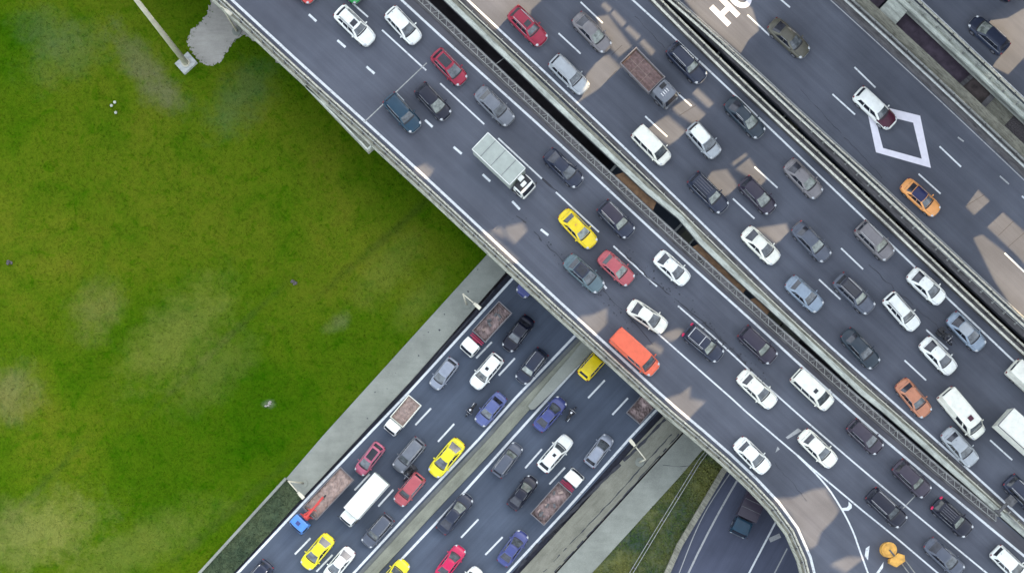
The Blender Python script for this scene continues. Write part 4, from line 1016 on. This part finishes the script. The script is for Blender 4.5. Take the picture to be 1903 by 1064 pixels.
car('sedan',1784,830,48,'silver','silver saloon on the edge line directly below the white minibus',L=4.6,opt=('fin',),group=Mi)
car('van',1916,714,42,'warm_white','white van cut by the right edge of the picture above the white box lorry','van',L=5.7,group=Mi)
car('suv',1902,919,45,'dark_grey','dark SUV cut by the right edge next to the steel bracket frame',L=4.8,opt=('rails',),group=Mi)
# express deck and far deck
car('sedan',1466,71,42,'olive','olive black saloon driving alone at the top of the express deck',L=4.9,group=Fa)
car('suv',1626,202,43,'white','white and maroon two tone car crossing the corner of the painted diamond',L=5.1,wid=.97,roof='white',group=Fa,opt=('maroon_front',))
car('sedan',1711,367,42,'orange','orange taxi with a navy rear roof on the express deck','taxi',L=4.7,roof='dark_navy',wid=.92,group=Fa)
car('hatch',1838,65,222,'dark_grey','dark blue grey pickup shaped car on the far deck at the upper right',L=4.7,group=Fa,opt=('pale',))
car('sedan',1853,-33,222,'black','black car cut off by the top edge on the far deck',L=4.6,group=Fa)
# lower road, left carriageway (towards the lower left)
Z0=0.0; wl_=.93
def lcar(kind,px,py,ang,col,label,L,g,**k): return car(kind,px,py,ang,col,label,k.pop('cat','car'),z=Z0,L=L,wid=k.pop('wid',.93),group=g,**k)
lcar('sedan',991,520,132,'indigo','indigo car whose nose peeks out from under the near deck',4.3,LL)
lcar('sedan',963,619,127,'black','black saloon right of the tipper lorry with the white cab on the left carriageway',4.3,LL)
lcar('hatch',825,694,128,'silver_purple','silver hatchback below the tipper lorry, next to the left edge line',3.75,LL,wid=.88)
lcar('suv',904,690,130,'white','white SUV with a small dark sunroof between the silver hatchback and the dark grey SUV',4.3,LL,opt=('sunroof_small',))
lcar('wagon',988,680,128,'dark_grey','dark grey estate with bright roof rails beside the median, under the deck\'s shade',4.2,LL,opt=('rails',))
lcar('sedan',912,760,130,'purple_blue','violet blue saloon beside the median on the left carriageway, next to a motorcycle',4.1,LL)
lcar('hatch',687,852,128,'pink_red','pinkish crimson hatchback with a black roof by the left edge line',4.0,LL,opt=('glassroof',),wid=.86)
lcar('wagon',760,845,130,'mid_grey','grey estate car left of the yellow saloon on the left carriageway',4.15,LL,opt=('rails',))
lcar('sedan',830,850,130,'lemon','large yellow saloon beside the median with a motorcycle to its left','taxi' and 4.8,LL,cat='taxi',wid=1.0)
lcar('suv',761,909,130,'rose','faded red hatchback SUV directly below the motorcycle beside the grey estate',4.0,LL,wid=.88)
lcar('wagon',702,985,131,'grey','grey estate car right of the white box lorry beside the median',4.1,LL,opt=('rails',),wid=.9)
lcar('sedan',590,1024,130,'lemon','yellow saloon below the crane lorry near the bottom edge',4.4,LL,cat='taxi',wid=.96)
lcar('sedan',630,1047,130,'white','white saloon at the bottom edge right of the yellow saloon',4.2,LL,wid=.9)
lcar('suv',477,1072,131,'dark_grey','dark SUV cut by the bottom edge on the leftmost lane of the lower road',4.2,LL,opt=('rails',))
# lower road, right carriageway (towards the upper right)
UR=-49
lcar('wagon',1106,672,UR,'yellow','yellow car half hidden below the near deck railing on the right carriageway',4.4,LR,cat='taxi')
lcar('sedan',1022,769,UR,'indigo','violet blue saloon on the right carriageway with a motorcycle to its right',4.3,LR)
lcar('suv',943,854,UR-4,'grey','grey SUV with roof rails beside the median, left of the white SUV',4.1,LR,opt=('rails',),wid=.87)
lcar('suv',1032,842,UR,'white','white SUV with a small sunroof in the middle lane of the right carriageway',4.6,LR,opt=('sunroof_small',))
lcar('hatch',1113,837,UR-4,'silver_purple','silver hatchback in the right hand lane near the street lamp',3.85,LR,opt=('rails',),wid=.9)
lcar('sedan',971,915,UR-4,'black','black saloon left of the lorry with rubble and a white cab',4.1,LR,wid=.9)
lcar('sedan',845,954,UR-2,'dark_grey','long black saloon with a bright nose hugging the median line',5.0,LR)
lcar('sedan',953,1018,UR-5,'indigo','dark indigo saloon near the bottom of the right carriageway',4.2,LR,wid=.93)
lcar('sedan',837,1044,UR-4,'magenta','magenta red saloon at the bottom edge of the right carriageway',4.1,LR,wid=.9)
lcar('sedan',730,1071,UR,'lemon','yellow car cut by the bottom edge beside the median',4.4,LR,cat='taxi')
lcar('hatch',868,1083,UR,'white','white car only just entering the picture at the bottom edge, right of the magenta saloon',4.1,LR)

# ------------------------------------------------------------------ lorries
def cabin_truck(t,x0,x1,w,z0,z1,col,sub=True,roofitem=None):
    """cab-over lorry cab facing +x"""
    c=Cab(x1,x0,w*.98,lerp(z0,z1,.45),x1-.28,x0+.03,w*.90,z1,.10,.03)
    q=[(x0,w*.97,z0,lerp(z0,z1,.3),lerp(z0,z1,.46)),(lerp(x0,x1,.5),w,z0,lerp(z0,z1,.32),lerp(z0,z1,.47)),(x1-.12,w*.98,z0,lerp(z0,z1,.3),lerp(z0,z1,.45)),(x1+.02,w*.9,z0+.1,lerp(z0,z1,.24),lerp(z0,z1,.38))]
    o=link('cab',pm_('cab',ring_body(q),PAINT[col],True),t)
    link('cab_upper',pm_('cab_upper',c.shell(),PAINT[col],True),t)
    link('cab_roof',pm_('cab_roof',c.roof(.07,.03),PAINT[col],True),t)
    link('windscreen',pm_('windscreen',c.pane('f',-.86,.86,.05,.92,.014),M['side_glass'],True,False),t)
    for s in ('l','s'): link('side_window',pm_('side_window',c.pane(s,.14,.72,.1,.85,.014,4),M['side_glass'],True,False),t)
    for s in (-1,1):
        link('headlight',pm_('headlight',blob((x1-.03,s*w*.72,z0+.35),(.1,.15,.1)),M['lamp']),t)
        q=MB(); q.box(x1-.1,x1-.02,s*(w+.08)-.05,s*(w+.08)+.05,lerp(z0,z1,.5),lerp(z0,z1,.85)); q.bar((x1-.1,s*w*.9,z1-.2),(x1-.05,s*(w+.08),lerp(z0,z1,.85)),.03); q.obj('mirror',M['black'],t)
    q=MB(); q.box(x1+.0,x1+.08,-w*.85,w*.85,z0,z0+.2); q.obj('bumper',M['grey_plastic'],t)
def truck_base(t,L,w,axles,r=.45):
    q=MB()
    for s in (-1,1): q.box(-L/2+.2,L/2-.4,s*.36-.07,s*.36+.07,.62,.82)
    q.obj('chassis',M['steel_dark'],t)
    q=MB(); q.cyl((0,0,0),(0,1,0),r,.3,18); ty=q.me('wheel',M['tyre']); q=MB(); q.cyl((0,0,0),(0,1,0),r*.55,.33,12); rm=q.me('rim',M['rim'])
    for x in axles:
        for s in (-1,1):
            o=link('wheel',ty,t); o.location=(x,s*(w-.17),r); link('rim',rm,o)
def truck_at(name,px,py,ang,z,label,cat,hz=1.3,group=None):
    loc,rz=on_road(px,py,ang,z,hz); return thing(name,label,cat,loc,rz,group)
def openbed(t,x0,x1,w,zb,zt,side_m,floor_m,load=None,seed=0,tail=True,ridges=0,boards=False):
    q=MB(); q.box(x0,x1,-w,w,zb-.12,zb); q.obj('bed_floor',floor_m,t)
    for s in (-1,1): q=MB(); q.box(x0+.06,x1-.06,s*w-.045,s*w+.045,zb-.1,zt); q.obj('side_panel',side_m,t)
    q=MB(); q.box(x1-.05,x1+.04,-w-.04,w+.04,zb-.1,zt+.12); q.obj('headboard',side_m,t)
    q=MB(); q.box(x0-.04,x0+.05,-w-.04,w+.04,zb-.1,zt); q.obj('tailgate',side_m,t)
    if boards:
        n=6; bw=(2*w-.2)/n; q=MB(); q.box(x0+.12,x1-.12,-bw/2+.015,bw/2-.015,zb+.002,zb+.04); bm_=q.me('plank',M['wood'])
        for k in range(n): o=link('plank',bm_,t); o.location=(0,-w+.1+bw*(k+.5),0)
    if load:
        R=random.Random(seed); nx,ny=26,12; V=[];F=[]
        for j in range(ny+1):
            for i in range(nx+1):
                x=lerp(x0+.08,x1-.08,i/nx); y=lerp(-w+.06,w-.06,j/ny); e=min(i,nx-i,3)/3*min(j,ny-j,3)/3
                V.append((x,y,zb+.08+(zt-zb-.15)*(.55+.45*e)*(.8+.2*math.sin(i*.5+seed))+R.uniform(-.07,.07)))
        for j in range(ny):
            for i in range(nx): a=j*(nx+1)+i; F.append((a,a+1,a+nx+2,a+nx+1))
        link('load',mesh('load',V,F,load,False),t)
# grey box lorry on the near deck
t=truck_at('box_lorry',939,313,43.5,ZD,'lorry with a grey green cargo box and white cab on the near deck','lorry')
truck_base(t,6.9,1.05,(2.3,-1.7))
q=MB(); q.box(-3.45,1.75,-1.14,1.14,.85,3.0); bx=q.obj('cargo_box',PAINT['box_grey'],t)
for x in (-2.35,-.95,.5):
    q=MB(); q.box(x-.02,x+.02,-1.13,1.13,3.0,3.025); q.obj('roof_seam',M['grey_plastic'],t)
q=MB(); 
for s in (-1,1): q.box(-3.47,1.77,s*1.16-.035,s*1.16+.035,2.92,3.04)
q.box(-3.5,-3.43,-1.19,1.19,2.92,3.04); q.box(1.72,1.79,-1.19,1.19,2.92,3.04); q.obj('box_rim',PAINT['white'],t)
cabin_truck(t,2.0,3.45,.98,.5,2.15,'white')
q=MB(); q.box(1.98,2.95,-.8,.8,2.16,2.22); q.obj('roof_panel',M['black'],t); q=MB(); q.box(1.8,2.25,-.1,.5,2.2,2.6); q.obj('cooler',PAINT['white'],t)
# flatbed lorry on the middle deck
t=truck_at('flatbed_lorry',1208,148,46,ZD,'grey flatbed lorry with an empty brown planked bed on the middle deck','lorry',1.1)
truck_base(t,6.6,1.02,(2.1,-1.8))
openbed(t,-3.25,.95,1.13,1.15,1.65,PAINT['beige_grey'],M['rust_lit'],boards=True)
for x in (-1.9,-.5): q=MB(); q.box(x-.03,x+.03,-1.05,1.05,1.21,1.27); q.obj('cross_bar',M['sand'],t)
q=MB(); q.box(-3.0,.8,-.03,.03,1.275,1.31); q.obj('long_bar',M['sand'],t)
cabin_truck(t,1.1,3.25,.98,.5,2.1,'mid_grey')
for k in range(4): q=MB(); q.box(1.95,2.35,-.5+k*.25,-.42+k*.25,2.17,2.22); q.obj('roof_vent',M['chrome'],t)
q=MB(); q.box(1.3,1.75,-.1,.55,2.16,2.24); q.obj('roof_hatch',M['black'],t)
# white box lorry at the right edge
t=truck_at('box_lorry',1912,821,42,ZD,'white box lorry cut by the right edge of the picture, below the white van','lorry',1.6)
truck_base(t,7.5,1.1,(2.6,-2.0))
q=MB(); q.box(-3.75,2.0,-1.2,1.2,.85,3.1); q.obj('cargo_box',PAINT['warm_white'],t)
q=MB()
for s in (-1,1): q.box(-3.76,2.02,s*1.21-.03,s*1.21+.03,3.02,3.14)
q.box(-3.8,-3.74,-1.2,1.2,3.0,3.14); q.obj('box_rim',M['grey_plastic'],t)
cabin_truck(t,2.2,3.7,1.0,.5,2.3,'white')
# tipper lorries of the lower road
def tipper(px,py,ang,label,L,w,seed):
    t=truck_at('tipper_lorry',px,py,ang,0,label,'lorry',1.2,'tipper lorries with rubble on the lower road')
    truck_base(t,L,w-.05,(L/2-.9,-L/2+1.2,-L/2+2.2),.42)
    openbed(t,-L/2,L/2-2.2,w,1.1,1.85,PAINT['beige_grey'],M['rust_lit'],M['rubble'],seed)
    R=random.Random(seed)
    for k in range(9):
        q=MB(); s=R.uniform(.1,.26); q.box(-s,s,-s*.5,s*.5,-s*.4,s*.4,Matrix.Rotation(R.uniform(0,3),4,'Z')@Matrix.Rotation(R.uniform(-.4,.4),4,'X')); o=q.obj('debris_chunk',M['steel_dark'] if k%3 else M['sand'],t); o.location=(-L/2+R.uniform(.4,1.9) if k<6 else R.uniform(-L/2+2,L/2-2.8),R.uniform(-w*.6,w*.6),1.84)
    for x in (L/2-1.75,L/2-1.98): q=MB(); q.box(x-.06,x+.06,-w*.9,w*.9,1.0,1.6); q.obj('red_frame',PAINT['red_frame'],t)
    q=MB(); q.box(L/2-2.15,L/2-1.5,-w*.5,w*.3,.85,1.25); q.obj('tank',PAINT['red_frame'],t)
    cabin_truck(t,L/2-1.45,L/2,w*.98,.5,2.2,'white')
tipper(902,613,132.4,'rubble lorry with a white cab and red frame on the left carriageway near the bridge',6.4,.92,3)
tipper(1037,921,-48.5,'rubble lorry with a white cab and red frame on the right carriageway',6.7,.95,5)
# small pickup lorry with pinkish load
t=truck_at('pickup_lorry',746,774,130,0,'small white cab lorry with an open pinkish bed by the left edge line','lorry',.9)
truck_base(t,4.6,.84,(1.5,-1.2),.34)
openbed(t,-2.3,.75,.86,.85,1.3,PAINT['warm_white'],M['sand'],M['sand'],8)
cabin_truck(t,.85,2.1,.82,.45,1.6,'white')
# lorry tail under the bridge
t=truck_at('pickup_lorry',1207,742,-49,0,'open bed lorry mostly hidden under the near deck, only its brown bed in view','lorry',.9)
truck_base(t,5.4,.9,(1.8,-1.4),.38)
openbed(t,-2.7,1.0,.95,.9,1.5,PAINT['beige_grey'],M['rust_lit'],M['rubble'],12); cabin_truck(t,1.2,2.65,.88,.5,1.9,'white')
# crane lorry
t=truck_at('crane_lorry',597,931,133.5,0,'long flatbed lorry with a blue cab and a folded red loading crane','lorry',1.2)
truck_base(t,8.2,.95,(3.1,-1.6,-2.6),.44)
openbed(t,-4.1,1.75,.98,1.1,1.6,PAINT['beige_grey'],M['sand'],M['sand'],21)
cabin_truck(t,2.65,4.1,.95,.5,2.2,'blue')
q=MB(); q.box(3.1,3.5,-.3,.15,2.24,2.3); q.obj('roof_hatch',PAINT['indigo'],t)
q=MB(); q.box(2.0,2.5,-.35,.35,.9,1.9); q.tube([(2.25,0,1.9),(2.25,0,2.5)],.16,10); q.obj('crane_column',PAINT['red'],t)
q=MB(); q.bar((2.3,.15,2.45),(-.6,-.05,2.35),.22,.2); q.bar((2.2,-.2,2.2),(.2,.1,2.1),.16); q.obj('crane_boom',PAINT['red'],t)
q=MB(); q.bar((1.5,-.4,1.9),(1.0,.4,1.9),.12); q.bar((2.5,-.7,1.4),(1.9,.7,1.4),.14,.12); q.obj('crane_stabiliser',PAINT['red'],t)
for s in (-1,1): q=MB(); q.tube([(1.6+.3*math.cos(a),s*.55+.3*math.sin(a),1.72) for a in [k*math.pi/5 for k in range(10)]],.05,5); q.obj('hose_coil',M['grey_plastic'],t)
q=MB(); q.box(-.9,-.3,-.1,.05,1.75,1.95); q.obj('load_hook',M['black'],t)
# white box lorry lower road
t=truck_at('box_lorry',676,929,131.5,0,'plain bright white box lorry between the crane lorry and the faded red SUV','lorry',1.5)
truck_base(t,6.3,.93,(2.2,-1.7),.4)
q=MB(); q.box(-3.05,1.9,-.98,.98,.8,2.8); q.obj('cargo_box',PAINT['white'],t)
q=MB(); q.box(-3.12,-3.05,-.98,.98,.8,2.78); q.obj('tail_door',PAINT['box_grey'],t)
q=MB()
for s in (-1,1): q.box(-3.06,1.91,s*.985-.025,s*.985+.025,2.74,2.82)
q.obj('box_rim',M['galv'],t)
cabin_truck(t,1.95,3.15,.84,.5,2.0,'white')
# lorry in the underpass
t=truck_at('covered_lorry',1391,950,115,0,'dark covered lorry with a blue grey cab driving out from under the curved ramp','lorry',1.3)
truck_base(t,5.6,1.0,(1.8,-1.5),.44)
q=MB(); q.box(-2.8,.85,-1.1,1.1,.9,2.6); q.obj('cargo_box',PAINT['brown'],t)
q=MB()
for x in (-2.0,-1.1,-.2): q.box(x-.03,x+.03,-1.11,1.11,2.6,2.64)
q.obj('cover_rib',M['grey_plastic'],t)
cabin_truck(t,1.0,2.75,.98,.5,2.1,'teal')
# second cut off car details: red tail lights on two SUVs, maroon nose
# ------------------------------------------------------------------ motorcycles and riders
def skin(name,verts,edges,rad,m,lv=1):
    me=bpy.data.meshes.new(name); me.from_pydata(verts,edges,[]); o=bpy.data.objects.new(name,me); C.objects.link(o)
    mo=o.modifiers.new('s','SKIN'); 
    for i,sv in enumerate(me.skin_vertices[0].data): sv.radius=(rad[i],rad[i]); sv.use_root=(i==0)
    ss=o.modifiers.new('b','SUBSURF'); ss.levels=lv; ss.render_levels=lv
    dg=bpy.context.evaluated_depsgraph_get(); nm=bpy.data.meshes.new_from_object(o.evaluated_get(dg)); bpy.data.objects.remove(o); 
    nm.materials.clear(); nm.materials.append(m); nm.polygons.foreach_set('use_smooth',[True]*len(nm.polygons)); nm.name=name; return nm
M['skin']=simple('skin',(.42,.24,.17),.6,0,.05,4); M['jacket']=simple('black_jacket',(.02,.02,.024),.7,0,.3,6); M['helmet_white']=simple('white_helmet',(.75,.75,.75),.25,0,.05,4); M['helmet_dark']=simple('dark_helmet',(.05,.055,.06),.25,0,.1,4)
# rider seated: pelvis at (−.25,0,.82)
rv=[(-.28,0,.84),(-.2,0,1.05),(-.08,0,1.28),(-.02,0,1.40),(.03,0,1.50),(.06,0,1.62),
    (-.05,.20,1.36),(.12,.30,1.14),(.36,.30,1.06),(-.05,-.20,1.36),(.12,-.30,1.14),(.36,-.30,1.06),
    (-.26,.12,.84),(.12,.22,.78),(-.02,.24,.42),(.12,.24,.33),(-.26,-.12,.84),(.12,-.22,.78),(-.02,-.24,.42),(.12,-.24,.33)]
re_=[(0,1),(1,2),(2,3),(3,4),(4,5),(3,6),(6,7),(7,8),(3,9),(9,10),(10,11),(0,12),(12,13),(13,14),(14,15),(0,16),(16,17),(17,18),(18,19)]
rr=[.16,.15,.17,.13,.06,.10,.085,.065,.04,.085,.065,.04,.11,.085,.06,.05,.11,.085,.06,.05]
rider_me=skin('person',rv,re_,rr,M['jacket'])
hq=MB(); hq.ell((.07,0,1.66),(.145,.125,.15),12,8); helm=hq.me('helmet',M['helmet_dark'],True)
vq=MB(); vq.ell((.145,0,1.65),(.08,.10,.06),8,5); visor=vq.me('visor',M['side_glass'],True)
gq=[]
for s in (-1,1):
    q=MB(); q.ell((.38,s*.30,1.06),(.055,.045,.035),8,5)
    for k in range(4): q.tube([(.40,s*(.265+k*.022),1.075),(.445,s*(.265+k*.022),1.07),(.455,s*(.265+k*.022),1.035),(.43,s*(.265+k*.022),1.015)],.011,5)
    q.tube([(.37,s*.265,1.05),(.40,s*.25,1.03),(.43,s*.255,1.02)],.012,5); gq.append(q.me('glove',M['black'],True))
def motorcycle(px,py,ang,z,label,plabel,col,helmet,top,sc=1.0,big=False):
    loc,rz=on_road(px,py,ang,z,.8); G='motorcycles threading between the cars'
    t=thing('motorcycle',label,'motorcycle',loc,rz,G); t.scale=(sc,sc,sc)
    for x in (.72,-.70):
        q=MB(); q.tube([(x+.30*math.cos(a),0,.32+.30*math.sin(a)) for a in [k*math.pi/10 for k in range(21)]],.055,8,caps=False); w_=q.obj('wheel',M['tyre'],t,True)
        q=MB(); q.cyl((x,0,.32),(0,1,0),.2,.03,14); q.obj('rim',M['rim'],w_)
    q=MB(); q.ell((.12,0,.88),(.30,.17,.14),12,7); q.obj('fuel_tank',PAINT[col],t,True)
    q=MB(); q.ell((-.38,0,.80),(.42,.14,.08),12,6); q.obj('seat',M['black'],t,True)
    q=MB(); q.box(-.25,.35,-.16,.16,.28,.66); q.obj('engine',M['steel_dark'],t)
    q=MB(); q.tube([(.45,0,.98),(.72,.0,.32)],.05,6); q.bar((.4,-.36,1.03),(.4,.36,1.03),.035); q.obj('handlebar',M['chrome'],t)
    q=MB(); q.ell((.58,0,.92),(.14,.16,.14),10,6); q.obj('front_fairing',PAINT[col],t,True)
    q=MB(); q.ell((.70,0,.90),(.05,.09,.07),8,5); q.obj('headlight',M['lamp'],t,True)
    q=MB(); q.tube([(-.2,-.2,.35),(-.95,-.24,.48)],.055,8); q.obj('exhaust',M['chrome'],t,True)
    q=MB(); q.ell((.72,0,.64),(.26,.07,.05),8,5); q.obj('mudguard',PAINT[col],t,True)
    for s in (-1,1): q=MB(); q.ell((.38,s*.40,1.14),(.03,.07,.04),6,4); q.bar((.4,s*.3,1.03),(.38,s*.38,1.12),.02); q.obj('mirror',M['chrome'],t,True)
    if big:
        q=MB(); q.box(-1.05,-.65,-.22,.22,.84,1.12); q.obj('top_case',M['black'],t)
        for s in (-1,1): q=MB(); q.box(-.95,-.45,s*.34-.11,s*.34+.11,.4,.8); q.obj('pannier',M['black'],t)
    p=thing('person',plabel,'person',loc,rz,'motorcycle riders'); p.scale=(sc,sc,sc)
    b=link('body',rider_me,p); setmat(b,M[top]); h=link('helmet',helm,p); setmat(h,M[helmet]); link('visor',visor,h)
    for g in gq: link('glove',g,p)
motorcycle(1758,625,48,ZD,'large dark motorcycle with side cases between a white saloon and a light blue grey saloon','rider in dark clothes and dark helmet on the large dark motorcycle on the middle deck','black','helmet_dark','jacket',1.05,True)
motorcycle(875,761,130,0,'small motorcycle beside the violet blue saloon on the left carriageway','rider in black and white beside the violet blue saloon of the left carriageway','black','helmet_white','jacket',.9)
motorcycle(760,879,130,0,'dark motorcycle squeezed between the grey estate and the faded red SUV','rider with a grey helmet between the grey estate and the faded red SUV','grey','helmet_dark','jacket',1.0,True)
motorcycle(1061,768,-52,0,'small motorcycle right of the violet blue saloon on the right carriageway','rider in black and white right of the violet blue saloon, right carriageway','black','helmet_white','jacket',.92)
